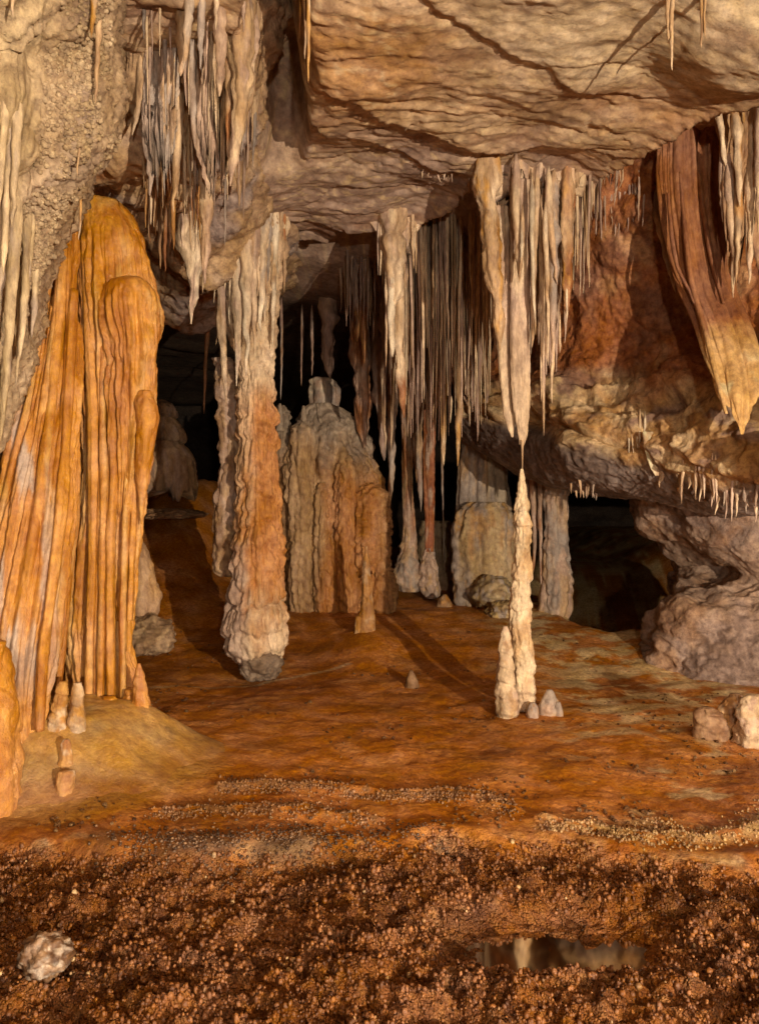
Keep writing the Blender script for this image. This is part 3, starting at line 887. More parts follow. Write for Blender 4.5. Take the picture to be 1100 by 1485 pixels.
for i, rr in enumerate(([(962, 199, 204), (980, 195, 209), (1010, 192, 214), (1040, 190, 218), (1085, 190, 222)], [(1010, 150, 168), (1030, 140, 176), (1060, 132, 186), (1092, 128, 190)],
                        [(1000, 182, 198), (1030, 176, 204), (1060, 174, 208), (1092, 172, 210)])):
    loft('foot_knob', rr, 4.88 + 0.03 * i, M['orange'], orange_col(i), flow, ratio=0.8, nth=60, nz=90, flute=(0.018, 16, 0.2), terr=(0.016, 14), bump=(0.004, 40), ph=i * 4.4)


def apron_disc():
    n, m = 60, 130
    r = np.linspace(0.001, 1, n)[:, None]; th = np.linspace(0, 2 * np.pi, m, endpoint=False)[None]
    R = 1 + 0.18 * fbm(np.cos(th) * 1.3, np.sin(th) * 1.3, 3.0, 3)
    x = -1.93 + 0.98 * R * r * np.cos(th); y = 4.78 + 0.92 * R * r * np.sin(th)
    hgt = 0.26 * (1 - sm(0.30, 1.0, r)) ** 1.1 + 0.02 * fbm(x * 3, y * 3, 1.0, 3) * (1 - r)
    z = floor_z(x, y, False) + hgt - 0.03 * sm(0.85, 1, r) + 0.006 * fbm(x * 14, y * 14, 2, 3)
    n1 = fbm(x * 3, y * 3, 2, 3)
    c = mixc((0.50, 0.27, 0.07), (0.40, 0.25, 0.10), sm(-0.3, 0.4, n1))
    c = mixc(c, np.array([0.30, 0.125, 0.03]) + 0 * c, sm(0.62, 0.98, r + 0.1 * n1 + 0 * x))
    return make_mesh('apron', np.stack([x, y, z], -1), grid_faces(n, m, True)[:, ::-1], c.reshape(-1, 3), M['orange'], flow)


apron_disc()


def stalagmite(rows, D, cols, label, group=None, terr=(0.012, 16), ratio=0.95, nth=56, nz=150, mat='flow', ph=0.0, parent=None, name='stalagmite', flute=(0.010, 18, 0.5), lump=0.01):
    ly, la, lb = rows[-1]; w_ = lb - la
    rows = list(rows) + [(ly + 0.10 * w_ + 2, la - 0.16 * w_, lb + 0.16 * w_), (ly + 0.22 * w_ + 4, la - 0.42 * w_, lb + 0.42 * w_)]
    o = loft(name, rows, D, M[mat], palette(*cols, k=6, zs=0.8, ph=ph), parent, ratio=ratio, nth=nth, nz=nz, flute=flute, terr=terr, bump=(0.004, 45), ph=ph, lump=lump, lumpk=9)
    if label: tag(o, label, 'stalagmite', group)
    return o


GG = 'small stalagmites at the foot of the orange flowstone'
bpy.context.view_layer.update()
DG = bpy.context.evaluated_depsgraph_get()
stalagmite([(988, 87, 96), (996, 83, 98), (1020, 77, 97), (1040, 72, 96), (1068, 66, 97)], hit(84, 1060) + 0.04, (GOLD, CREAM, OCHRE), 'pale stubby stalagmite left of its twin at the orange flowstone foot', GG, ph=1)
stalagmite([(990, 108, 118), (998, 105, 121), (1025, 103, 122), (1045, 100, 124), (1070, 101, 126)], hit(113, 1062) + 0.04, (GOLD, CREAM, TAN), 'tan stubby stalagmite right of its twin at the orange flowstone foot', GG, ph=2)
stalagmite([(1072, 92, 101), (1080, 89, 103), (1095, 88, 104), (1108, 85, 107), (1118, 84, 108)], hit(96, 1112) + 0.03, (GOLD, RUST, CREAM), 'upper of two little orange stalagmites on the flowstone apron', GG, ph=3, terr=(0.006, 20), nz=80)
stalagmite([(1118, 87, 106), (1126, 83, 108), (1140, 82, 107), (1160, 85, 106)], hit(95, 1152) + 0.03, (GOLD, RUST, CREAM), 'lower of two little orange stalagmites on the flowstone apron', GG, ph=4, terr=(0.006, 20), nz=70)

# rocks behind the orange column
o = loft('rock_bulge', [(765, 188, 196), (790, 186, 212), (830, 185, 226), (860, 184, 233), (885, 184, 232), (910, 184, 222)], 6.7, M['flow'], palette((0.40, 0.24, 0.13), (0.32, 0.18, 0.09), (0.45, 0.26, 0.11), k=3), ratio=0.9,
         nth=90, nz=110, flute=(0.02, 5, 0.5), bump=(0.008, 22), lump=0.05, lumpk=3)
tag(o, 'smooth tan rock bulge just right of the orange flowstone', 'rock')
o = lump('boulder', 215, 922, 6.5, 0.22, 0.25, 0.17, M['limestone'], palette((0.32, 0.21, 0.12), (0.22, 0.13, 0.07), k=4), amp=0.28, k=3.4, ph=3.3)
tag(o, 'rough grey-brown boulder on the floor right of the orange flowstone', 'boulder')
fcs = thing('flowstone_cascade', 'small ribbed flowstone cascade in the dark passage behind the orange column', 'flowstone', P(245, 728, 10.2))
for i, (rr, d_) in enumerate((([(580, 208, 240), (590, 202, 254), (602, 202, 257), (622, 204, 250)], 10.5), ([(606, 205, 255), (622, 200, 264), (640, 200, 268), (660, 202, 264)], 10.35), ([(640, 205, 262), (656, 200, 276), (680, 200, 282), (728, 203, 284)], 10.2))):
    loft('tier', rr, d_, M['flow'], palette(TAN, BROWN, PINK, k=4, zs=0.2, ph=i), fcs, ratio=0.7, nth=150, nz=90, flute=(0.09, 8.5, 0.05), bump=(0.008, 20), jag=0.35, ph=i * 3.1, ftop=0.35)
o = lump('rock_shelf', 252, 745, 10.0, 0.34, 0.4, 0.07, M['limestone'], palette(BROWN, (0.2, 0.12, 0.06), k=4), amp=0.35, ph=8.1)
tag(o, 'flat brown rock shelf below the small ribbed cascade', 'rock')

# ------------------------------------------------------------------ tall column with the cream curtain
colbase = P(372, 985, 7.05)
tc = thing('column', 'tall cream and orange column reaching from floor to ceiling', 'column', colbase)


def col_col(X, Y, Z, d, t):
    n = fbm(X * 5, Y * 5, Z * 1.2, 4)
    c = mixc(CREAM, (0.50, 0.33, 0.20), sm(-0.3, 0.4, n))
    m = sm(2.75, 2.35, Z) * sm(0.35, 0.9, Z + 0.3 * n) * (0.45 + 0.55 * sm(-1.22, -1.08, X + 0.1 * n))
    c = mixc(c, np.array([0.46, 0.185, 0.045]) + 0 * c, m * 0.95)
    g = sm(1.5, 1.0, Z + 0.2 * n) * sm(-1.08, -1.2, X + 0.05 * n)
    c = mixc(c, np.array([0.40, 0.29, 0.24]) + 0 * c, g * 0.7)
    return c


rt = [(262, 330, 405), (285, 314, 410), (330, 311, 414), (380, 314, 412), (430, 322, 404), (470, 332, 398), (500, 340, 394), (540, 346, 395), (600, 346, 397), (640, 346, 400), (680, 346, 402), (720, 345, 402),
      (760, 344, 405), (800, 340, 407), (840, 337, 409), (880, 331, 410), (910, 327, 414), (930, 328, 414), (948, 336, 408), (960, 345, 400)]
trunk = loft('trunk', rt, 7.05, M['flow'], col_col, tc, ratio=0.9, nth=260, nz=600, flute=(0.034, 20, 0.30), terr=(0.055, 4.4, 0.55), bump=(0.010, 30), lump=0.025, lumpk=6, ph=1.0)
rs = [(520, 312, 338), (580, 318, 348), (640, 320, 350), (690, 318, 350), (730, 312, 348), (765, 309, 348), (800, 314, 350), (826, 310, 350), (836, 320, 346)]
loft('side_column', rs, 7.3, M['flow'], palette(PINK, BROWN, TAN, k=6), tc, ratio=0.8, nth=90, nz=260, flute=(0.03, 12, 0.2), terr=(0.035, 5), bump=(0.010, 30), lump=0.03, lumpk=6, ph=6.0)
lump('base', 378, 962, 7.0, 0.20, 0.2, 0.15, M['limestone'], palette((0.24, 0.17, 0.12), (0.17, 0.11, 0.07), k=5), tc, amp=0.22, k=3.0, ph=1.9)
for x0, y0, x1, y1, w, c in ((322, 300, 328, 590, 22, (PINK, CREAM, TAN)), (332, 330, 333, 470, 14, (CREAM, WHITE, TAN)), (346, 300, 343, 560, 20, (CREAM, WHITE, PINK)), (358, 300, 357, 545, 20, (CREAM, PINK, WHITE)),
                             (370, 290, 369, 510, 18, (CREAM, PINK, TAN)), (381, 290, 378, 480, 17, (WHITE, CREAM, GREY)), (391, 290, 384, 468, 15, (CREAM, GREY, WHITE)), (399, 295, 395, 505, 13, (CREAM, WHITE, TAN)),
                             (407, 300, 392, 495, 12, (CREAM, TAN, WHITE)), (411, 310, 412, 425, 7, (TAN, CREAM, RUST)), (404, 320, 404, 400, 6, (TAN, CREAM, RUST)), (316, 330, 310, 440, 7, (TAN, PINK, CREAM)),
                             (352, 320, 350, 430, 10, (TAN, PINK, CREAM)), (338, 330, 332, 465, 8, (CREAM, WHITE, CREAM)), (364, 330, 362, 440, 9, (RUST, TAN, CREAM)), (376, 320, 374, 430, 8, (CREAM, WHITE, TAN)),
                             (387, 330, 386, 430, 7, (RUST, TAN, CREAM)), (400, 330, 399, 420, 6, (CREAM, TAN, CREAM)), (328, 300, 326, 420, 12, (CREAM, PINK, GREY)), (318, 420, 313, 500, 5, (TAN, CREAM, TAN))):
    stal(x0, y0, x1, y1, w, 6.68 + 0.0012 * abs(x0 - 360) ** 1.4, c, parent=trunk, root=22, shape=0.6)

# ------------------------------------------------------------------ flowstone mass in the middle
cb = P(480, 885, 9.4)
cf = thing('flowstone_mound', 'broad tan and orange ribbed flowstone mound in the middle distance', 'flowstone', cb)


def mid_col(X, Y, Z, d, t):
    n = fbm(X * 3, Y * 3, Z * 0.6, 4)
    c = mixc((0.40, 0.24, 0.115), (0.27, 0.14, 0.06), sm(-0.3, 0.4, n))
    o_ = sm(-0.75, -0.5, X + 0.15 * n) * sm(0.2, -0.1, X) * sm(2.1, 1.7, Z + 0.3 * n)
    c = mixc(c, np.array([0.40, 0.16, 0.04]) + 0 * c, o_ * 0.9)
    c = mixc(c, np.array([0.30, 0.24, 0.19]) + 0 * c, sm(2.0, 2.5, Z + 0.3 * n) * 0.8)
    return c


rm = [(585, 452, 482), (600, 438, 505), (625, 425, 525), (650, 412, 540), (690, 405, 552), (740, 402, 558), (800, 408, 558), (850, 415, 562), (895, 418, 572)]
mnd = loft('mound', rm, 9.6, M['flow'], mid_col, cf, ratio=0.6, nth=400, nz=340, flute=(0.070, 9.0, 0.16), terr=(0.045, 5.0), bump=(0.018, 24), lump=0.11, lumpk=2.6, ph=2.0, ftop=0.25)
for i, (xa, xb, ya, yb, d) in enumerate(((394, 422, 588, 780, 9.5), (418, 462, 610, 890, 9.32), (456, 478, 700, 888, 9.2), (486, 520, 660, 885, 9.26), (508, 566, 700, 838, 9.30), (530, 574, 815, 902, 9.32))):
    xm = (xa + xb) / 2; w = (xb - xa) / 2
    loft('rib', [(ya, xm - w * 0.3, xm + w * 0.3), (ya + 18, xm - w * 0.8, xm + w * 0.8), ((ya + yb) / 2, xm - w, xm + w), (yb - 20, xm - w * 0.9, xm + w * 0.95), (yb, xm - w * 0.7, xm + w * 0.8)], d, M['flow'], mid_col, mnd,
         ratio=0.9, nth=110, nz=210, flute=(0.045, 17, 0.25), terr=(0.035, 6), bump=(0.012, 28), ph=i * 2.7, jag=0.12 if i in (0, 4) else 0)
for x, y0, y1, w, d in ((406, 585, 625, 9, 9.3), (440, 588, 620, 8, 9.3)):
    loft('knob', [(y0, x - 1, x + 1), (y0 + 8, x - w * 0.35, x + w * 0.35), (y1, x - w * 0.6, x + w * 0.6)], d, M['flow'], mid_col, cf, nth=40, nz=50, flute=(0.02, 12, 0.3), terr=(0.015, 10), ph=x)
o = loft('flowstone_dome', [(548, 456, 476), (554, 450, 486), (570, 448, 492), (595, 450, 490)], 9.95, M['flow'], palette(GREY, WHITE, PINK, k=5), nth=70, nz=70, flute=(0.05, 8, 0.2), bump=(0.01, 20))
tag(o, 'small pale grey flowstone dome on top of the middle mound', 'flowstone')

# needle stalagmite on its mud mound
dn = ground(528, 912)
stalagmite([(792, 530, 532), (810, 527, 535), (840, 525, 538), (870, 524, 540), (895, 519, 543), (918, 513, 547)], dn, ((0.40, 0.20, 0.08), OCHRE, TAN), 'slim brown needle stalagmite on a low mud mound in front of the middle flowstone',
           terr=(0.010, 12), ph=5)
stalagmite([(893, 516, 522), (900, 515, 525), (918, 514, 527)], dn - 0.05, ((0.40, 0.20, 0.08), OCHRE, TAN), 'tiny brown stub at the foot of the needle stalagmite', ph=6, nz=40, terr=(0.005, 12))

# ------------------------------------------------------------------ back columns
def back_column(rows, D, cols, label, ph, base_rows=None, base_cols=None, group='columns along the back of the chamber', nth=70, nz=180, fl=(0.025, 10, 0.15), terr=None, ratio=0.9):
    b = P((rows[-1][1] + rows[-1][2]) / 2, rows[-1][0], D)
    t = thing('column', label, 'column', b, group)
    loft('shaft', rows, D, M['flow'], palette(*cols, k=5, zs=0.25, ph=ph), t, ratio=ratio, nth=nth, nz=nz, flute=fl, terr=terr, bump=(0.008, 22), ph=ph)
    if base_rows:
        loft('base', base_rows, D, M['flow'], palette(*(base_cols or cols), k=6, ph=ph), t, ratio=0.95, nth=80, nz=110, flute=(0.025, 12, 0.3), terr=(0.03, 5), bump=(0.012, 22), lump=0.03, lumpk=5, ph=ph + 1)
    return t


back_column([(560, 580, 600), (640, 582, 600), (700, 584, 599), (760, 585, 602), (800, 582, 604), (830, 580, 606)], 10.4, (RUST, PINK, TAN), 'back column with a rust shaft on a fat scalloped foot', 3.0,
            [(775, 586, 594), (795, 580, 602), (820, 574, 607), (845, 573, 609), (858, 580, 606)], (GREY, TAN, PINK))
back_column([(560, 612, 632), (640, 613, 632), (645, 612, 631), (700, 614, 630), (760, 617, 629), (800, 616, 629)], 10.3, (RUST, (0.36, 0.12, 0.05), PINK), 'back column with a reddish polished shaft and grey banded foot', 4.0,
            [(795, 616, 628), (815, 612, 632), (840, 610, 635), (862, 613, 634), (868, 618, 630)], (GREY, PINK, TAN))
back_column([(690, 786, 822), (730, 790, 821), (760, 792, 821), (800, 789, 823), (840, 786, 828), (880, 782, 826), (908, 778, 814)], 9.3, (GREY, TAN, PINK), 'fluted grey-tan column behind the slender pale stalagmite', 6.0,
            terr=(0.035, 5), nth=110, fl=(0.045, 9, 0.1))
for i, (x, y0, y1, w, d) in enumerate(((772, 690, 830, 10, 9.4), (783, 690, 850, 8, 9.3), (765, 690, 800, 9, 9.5))):
    stal(x, y0, x + 1, y1, w, d, (PINK, BROWN, RUST), ('middle', 'longest', 'leftmost')[i] + ' of three thin brown stalactites beside the fluted grey-tan column', 'stalactites beside the fluted column', ph=60.0 + i, shape=0.4)

rb = thing('flowstone_mass', 'grey and ochre fluted flowstone mass behind the slender pale stalagmite', 'flowstone', P(705, 885, 9.9))
loft('upper_shaft', [(640, 672, 725), (680, 666, 735), (720, 662, 738), (770, 660, 742), (800, 660, 744)], 10.3, M['flow'], palette(GREY, (0.42, 0.32, 0.22), TAN, k=5, zs=0.15), rb, ratio=0.6, nth=150, nz=150, flute=(0.05, 9, 0.05), bump=(0.006, 24), ph=3)
loft('lower_shaft', [(728, 680, 730), (745, 664, 745), (780, 656, 748), (820, 656, 750), (860, 660, 748), (885, 668, 744)], 10.0, M['flow'], palette((0.44, 0.30, 0.15), GREY, (0.42, 0.24, 0.10), k=4, zs=0.2), rb, ratio=0.6, nth=150, nz=190, flute=(0.05, 7, 0.1),
     terr=(0.03, 5), bump=(0.012, 20), lump=0.03, lumpk=4, ph=9)
lump('skirt', 715, 862, 9.6, 0.27, 0.3, 0.22, M['flow'], palette((0.42, 0.31, 0.17), (0.36, 0.24, 0.12), GREY, k=5), rb, amp=0.22, k=3, ph=4)
lump('skirt', 730, 888, 9.2, 0.20, 0.22, 0.14, M['flow'], palette((0.44, 0.30, 0.14), (0.36, 0.24, 0.12), GREY, k=5), rb, amp=0.25, k=3, ph=6)
o = loft('flowstone_bank', [(755, 610, 650), (800, 606, 660), (850, 604, 664), (870, 606, 662)], 11.2, M['flow'], palette((0.34, 0.24, 0.14), BROWN, k=4), nth=90, nz=70, flute=(0.03, 6, 0.3), bump=(0.012, 16), lump=0.05)
tag(o, 'dim tan flowstone bank behind the two back columns', 'flowstone')

# ------------------------------------------------------------------ slender stalagmite under the dripping straw
ds = 6.0
sl = thing('stalagmite', 'slender pale ringed stalagmite standing alone on the mud floor', 'stalagmite', P(760, 1025, ds))


def pale_col(X, Y, Z, d, t):
    n = fbm(X * 9, Y * 9, Z * 4, 4)
    c = mixc((0.68, 0.52, 0.34), (0.56, 0.36, 0.19), sm(-0.2, 0.5, n))
    return mixc(c, np.array([0.46, 0.33, 0.24]) + 0 * c, sm(0.75, 1.0, t) * sm(-0.2, 0.4, n) * 0.6)


loft('shaft', [(680, 754, 758), (690, 753, 760), (705, 751, 762), (730, 748, 765), (765, 746, 768), (800, 746, 768), (840, 743, 769), (880, 740, 768), (905, 739, 767), (930, 741, 771), (960, 743, 774), (990, 745, 774), (1015, 747, 773), (1030, 748, 771)],
     ds, M['flow'], pale_col, sl, ratio=0.95, nth=96, nz=440, flute=(0.014, 30, 0.8), terr=(0.018, 8.0, 0.32), bump=(0.006, 45), lump=0.010, lumpk=8, ph=4)
stalagmite([(908, 729, 735), (918, 726, 738), (945, 723, 742), (975, 720, 744), (1000, 719, 746), (1020, 718, 750), (1040, 719, 750), (1052, 722, 744), (1060, 724, 740)], 5.88, ((0.62, 0.46, 0.30), PINK, TAN),
           'shorter knobbly stalagmite leaning beside the slender pale one', terr=(0.018, 9, 0.38), ph=7, nz=220, nth=70)
stalagmite([(1000, 793, 799), (1008, 788, 804), (1020, 783, 809), (1040, 779, 814)], 5.9, (GREY, PINK, TAN), 'small grey pointed stalagmite just right of the slender one', terr=(0.010, 14), ph=8, nz=70)
stalagmite([(1018, 806, 812), (1026, 803, 815), (1042, 802, 817)], 5.85, (GREY, PINK, TAN), 'tiny grey stub right of the small pointed stalagmite', terr=(0.006, 14), ph=9, nz=40)
stalagmite([(1019, 768, 776), (1026, 764, 780), (1040, 762, 782)], 5.85, (GREY, PINK, BROWN), 'tiny grey stub between slender and small pointed stalagmites', terr=(0.006, 14), ph=10, nz=40)
stalagmite([(972, 594, 598), (982, 590, 603), (1000, 584, 610)], ground(597, 995), ((0.16, 0.08, 0.03), BROWN, (0.2, 0.1, 0.04)), 'dark mud-brown stub lying in the long shadow on the floor', terr=(0.006, 10), ph=11, nz=40)
stalagmite([(862, 642, 647), (870, 636, 652), (884, 630, 656)], ground(645, 880), (OCHRE, BROWN, TAN), 'little ochre stub below the reddish back column', terr=(0.006, 10), ph=12, nz=40)
# stubs at the right edge
dr = ground(1060, 1075)
stalagmite([(1006, 1056, 1072), (1016, 1050, 1080), (1035, 1046, 1084), (1055, 1044, 1086), (1085, 1044, 1090)], dr + 0.12, (BROWN, OCHRE, TAN), 'rounded brown stalagmite stump behind the pale one at right edge', terr=(0.02, 8), ph=13, nth=80, lump=0.03)
stalagmite([(1008, 1084, 1100), (1020, 1074, 1110), (1045, 1070, 1118), (1070, 1064, 1122), (1092, 1062, 1126)], dr - 0.05, (CREAM, TAN, PINK), 'pale lumpy stalagmite stump at the right edge of the floor', terr=(0.02, 9), ph=14, nth=90, lump=0.03)
stalagmite([(1026, 1018, 1034), (1034, 1010, 1044), (1050, 1008, 1050), (1074, 1004, 1052)], dr + 0.05, ((0.18, 0.08, 0.03), BROWN, (0.22, 0.11, 0.05)), 'low dark brown stump left of the pale stumps at right edge', terr=(0.015, 8), ph=15, nth=80, lump=0.03)

# ------------------------------------------------------------------ stalactites over the slender stalagmite
T1 = 'stalactites in the curtain above the slender stalagmite'
tg = thing('stalactite', 'broad stalactite tongue dripping onto the slender stalagmite through a straw', 'stalactite', P(756, 682, 6.05))
loft('tongue', [(262, 738, 772), (330, 740, 770), (400, 740, 768), (470, 739, 767), (530, 740, 768), (580, 743, 768), (610, 748, 766), (632, 751, 764), (645, 752, 760)], 6.05, M['calcite'],
     palette(PINK, (0.40, 0.26, 0.18), CREAM, k=3, zs=0.3, tip=(0.60, 0.44, 0.29)), tg, ratio=0.55, nth=110, nz=260, flute=(0.012, 12, 0.05), bump=(0.004, 40), ph=2)
loft('straw', [(638, 754, 760), (650, 755, 758.5), (668, 755.6, 758), (684, 755.8, 757.6)], 6.03, M['calcite'], palette(CREAM, TAN, k=6), tg, ratio=1, nth=14, nz=40, flute=(0.001, 30, 0.3), bump=(0.001, 60))
o = loft('stalactite', [(300, 712, 738), (380, 714, 740), (440, 717, 741), (500, 719, 742), (560, 724, 745), (600, 729, 746), (622, 736, 745), (634, 741, 744)], 6.12, M['calcite'],
         palette(PINK, (0.42, 0.27, 0.18), CREAM, k=3, zs=0.3, tip=(0.60, 0.44, 0.29), ph=5), None, ratio=0.5, nth=90, nz=240, flute=(0.010, 12, 0.05), bump=(0.004, 40), ph=5)
tag(o, 'smooth curved stalactite tongue left of the dripping one', 'stalactite', T1)
o = stal(705, 240, 724, 508, 34, 5.95, (TAN, CREAM, GOLD), 'big tapering golden stalactite at the left end of the right curtain', T1, ph=3.0, root=20, shape=0.62)
for a in ((771, 300, 776, 486, 8, 5.9, (CREAM, WHITE, TAN), 'bright thin stalactite right of the dripping tongue, ending mid-height'),
          (778, 290, 771, 504, 10, 5.95, (TAN, CREAM, PINK), 'thin crooked stalactite ending just right of the dripping tongue'),
          (790, 340, 794, 530, 8, 5.9, (CREAM, WHITE, TAN), 'bright long straight stalactite in the right curtain'),
          (785, 330, 788, 632, 9, 6.0, (CREAM, TAN, PINK), 'longest thin stalactite of the right curtain, tip over the dark lip'),
          (783, 380, 784, 582, 6, 6.0, (CREAM, WHITE, TAN), 'very thin pale stalactite beside the longest of the right curtain'),
          (802, 300, 801, 540, 17, 6.0, (GREY, PINK, TAN), 'banded grey stalactite with a pointed straw end'),
          (801, 520, 800, 585, 6, 6.0, (CREAM, TAN, WHITE), 'pale straw end of the banded grey stalactite'),
          (822, 285, 821, 458, 21, 6.05, (RUST, TAN, GOLD), 'stout rust stalactite at the right end of the right curtain'),
          (821, 440, 821, 470, 4, 6.03, (CREAM, WHITE, TAN), 'tiny pale straw below the stout rust stalactite'),
          (836, 285, 836, 392, 5, 6.1, (CREAM, TAN, PINK), 'thin pale straw right of the stout rust stalactite'),
          (748, 270, 753, 408, 13, 5.9, (PINK, TAN, CREAM), 'short pinkish stalactite in front of the dripping tongue'),
          (757, 345, 752, 410, 7, 5.85, (CREAM, TAN, WHITE), 'small bright stalactite crooked across the dripping tongue'),
          (795, 290, 808, 412, 12, 5.95, (TAN, CREAM, PINK), 'tan stalactite leaning right in the middle of the right curtain'),
          (811, 500, 811, 512, 4, 6.1, (CREAM, TAN, PINK), 'smallest pale straw right of the banded grey stalactite')):
    stal(*a[:6], cols=a[6], label=a[7], group=T1, root=20, shape=0.5, ph=float(a[0] % 37) + 0.31)
curtain(26, (706, 850), L_([(700, 262), (760, 275), (850, 285)]), lambda x, r: r.uniform(330, 420) - 0.25 * abs(x - 775) + r.exponential(22), (5, 9), 6.25, (PINK, TAN, BROWN, RUST),
        'thin pinkish-brown stalactite in the dense upper part of the right curtain', T1, seed=3, dj=0.18)
curtain(16, (715, 815), L_([(700, 290), (850, 300)]), lambda x, r: r.uniform(420, 560) - 0.5 * abs(x - 765), (7, 12), 6.5, (LILAC, PINK, BROWN),
        'dull brown stalactite in the back row of the right curtain', T1, seed=4, dj=0.15)
o = loft('drapery', [(258, 700, 856), (280, 702, 852), (320, 710, 845), (360, 716, 836), (400, 722, 815), (450, 728, 800), (480, 735, 790)], 6.42, M['calcite'], palette(PINK, BROWN, RUST, k=4, zs=0.15), None, ratio=0.10, nth=360, nz=130,
         flute=(0.05, 11, 0.05), bump=(0.006, 30), jag=0.5, ph=8)
tag(o, 'fluted pink-brown drapery sheet behind the right curtain of stalactites', 'drapery')
for rr, D_, lab, ph_ in (([(222, 676, 862), (238, 682, 858), (256, 690, 850), (300, 700, 842)], 6.08, 'ragged pale hem of the ceiling slab over the right curtain', 41.0),
                         ([(294, 530, 614), (310, 534, 610), (332, 544, 604), (372, 552, 594)], 7.06, 'ragged cream hem of the ceiling slab over the middle curtain', 47.0)):
    o = loft('drapery', rr, D_, M['calcite'], palette(TAN, PINK, CREAM, k=6, zs=0.2, ph=ph_), None, ratio=0.10, nth=320, nz=80, flute=(0.045, 13, 0.05), bump=(0.006, 30), jag=0.85, ph=ph_)
    tag(o, lab, 'drapery')
# hem of little stalactites along the slab edge, left of the curtain
curtain(16, (612, 712), L_([(612, 240), (660, 236), (712, 232)]), lambda x, r: r.uniform(250, 268) + (0 if x < 680 else r.uniform(0, 34)), (4, 8), 6.2, (TAN, CREAM, PINK), 'short pale stalactite in the hem along the ceiling slab edge',
        'little stalactites along the ceiling slab edge', seed=5, dj=0.05)
curtain(9, (770, 900), L_([(770, 240), (850, 250), (900, 262)]), lambda x, r: r.uniform(262, 300), (4, 8), 6.2, (TAN, PINK, CREAM), 'short stalactite at the slab edge over the right curtain', 'little stalactites along the ceiling slab edge', seed=6, dj=0.05)

# ------------------------------------------------------------------ middle curtain
T2 = 'stalactites in the middle curtain'
for a in ((571, 315, 570, 450, 34, 7.0, (CREAM, TAN, PINK), 'broad fluted cream stalactite head at the front of the middle curtain', 0.35),
          (568, 400, 569, 518, 13, 6.98, (WHITE, CREAM, TAN), 'brightest white stalactite below the cream head of the middle curtain', 0.4),
          (560, 380, 559, 532, 6, 7.0, (CREAM, TAN, PINK), 'thin stalactite left of the brightest white one', 0.5),
          (580, 380, 586, 606, 20, 7.3, (TAN, CREAM, RUST), 'long mottled tan stalactite right of the brightest white one', 0.5),
          (598, 310, 599, 390, 6, 7.0, (TAN, CREAM, GOLD), 'thin golden stalactite at the right of the cream head', 0.6),
          (604, 300, 600, 370, 6, 7.05, (TAN, CREAM, GOLD), 'thin curved stalactite at the right edge of the cream head', 0.6),
          (556, 320, 556, 378, 7, 7.05, (TAN, CREAM, RUST), 'short tan stalactite at the left of the cream head', 0.6),
          (645, 440, 643, 675, 16, 8.1, (GOLD, CREAM, TAN), 'golden long stalactite ending over the black gap', 0.55),
          (668, 440, 663, 676, 16, 7.9, (CREAM, TAN, GOLD), 'long cream stalactite ending above the grey flowstone mass', 0.6),
          (690, 430, 692, 640, 8, 7.9, (LILAC, CREAM, TAN), 'thin grey straw over the dark overhang lip', 0.6),
          (680, 440, 679, 600, 8, 7.9, (CREAM, TAN, PINK), 'pale thin stalactite left of the thin grey straw', 0.6),
          (685, 400, 686, 580, 18, 8.0, (GREY, WHITE, LILAC), 'pale grey blotched stalactite near the right curtain', 0.5),
          (648, 380, 652, 560, 22, 8.0, (RUST, TAN, PINK), 'rust-brown wide stalactite in the middle curtain', 0.5),
          (619, 400, 622, 636, 12, 8.2, (GREY, TAN, LILAC), 'mottled grey stalactite with a thin tip in the middle curtain', 0.5),
          (604, 400, 605, 622, 9, 8.2, (TAN, PINK, LILAC), 'plain tan stalactite between the mottled grey and mottled tan ones', 0.5)):
    stal(*a[:6], cols=a[6], label=a[7], group=T2, root=18, shape=a[8], ph=float(a[0] % 31) + 0.77)
curtain(34, (575, 705), L_([(575, 335), (640, 350), (705, 365)]), lambda x, r: r.uniform(430, 600), (6, 10), 8.2, (LILAC, PINK, BROWN, TAN), 'thin lilac-brown stalactite in the dense middle curtain', T2, seed=7, dj=0.35, shape=0.55)
curtain(18, (575, 700), L_([(575, 330), (700, 300)]), lambda x, r: r.uniform(400, 470), (5, 9), 7.6, (PINK, TAN, LILAC), 'short pinkish stalactite high in the dense middle curtain', T2, seed=8, dj=0.2, shape=0.6)
curtain(12, (560, 700), L_([(560, 450), (700, 470)]), lambda x, r: r.uniform(590, 660), (6, 9), 8.5, (LILAC, TAN, CREAM), 'pale-tipped stalactite hanging low at the back of the middle curtain', T2, seed=18, dj=0.25, shape=0.5)
o = loft('drapery', [(318, 575, 708), (360, 574, 706), (420, 576, 704), (480, 578, 700), (540, 584, 694), (590, 600, 690)], 8.5, M['calcite'], palette(LILAC, BROWN, PINK, k=4, zs=0.12), None, ratio=0.12, nth=360, nz=140,
         flute=(0.07, 9, 0.04), bump=(0.008, 26), jag=0.45, ph=18)
tag(o, 'dull lilac-brown drapery sheet behind the middle curtain of stalactites', 'drapery')
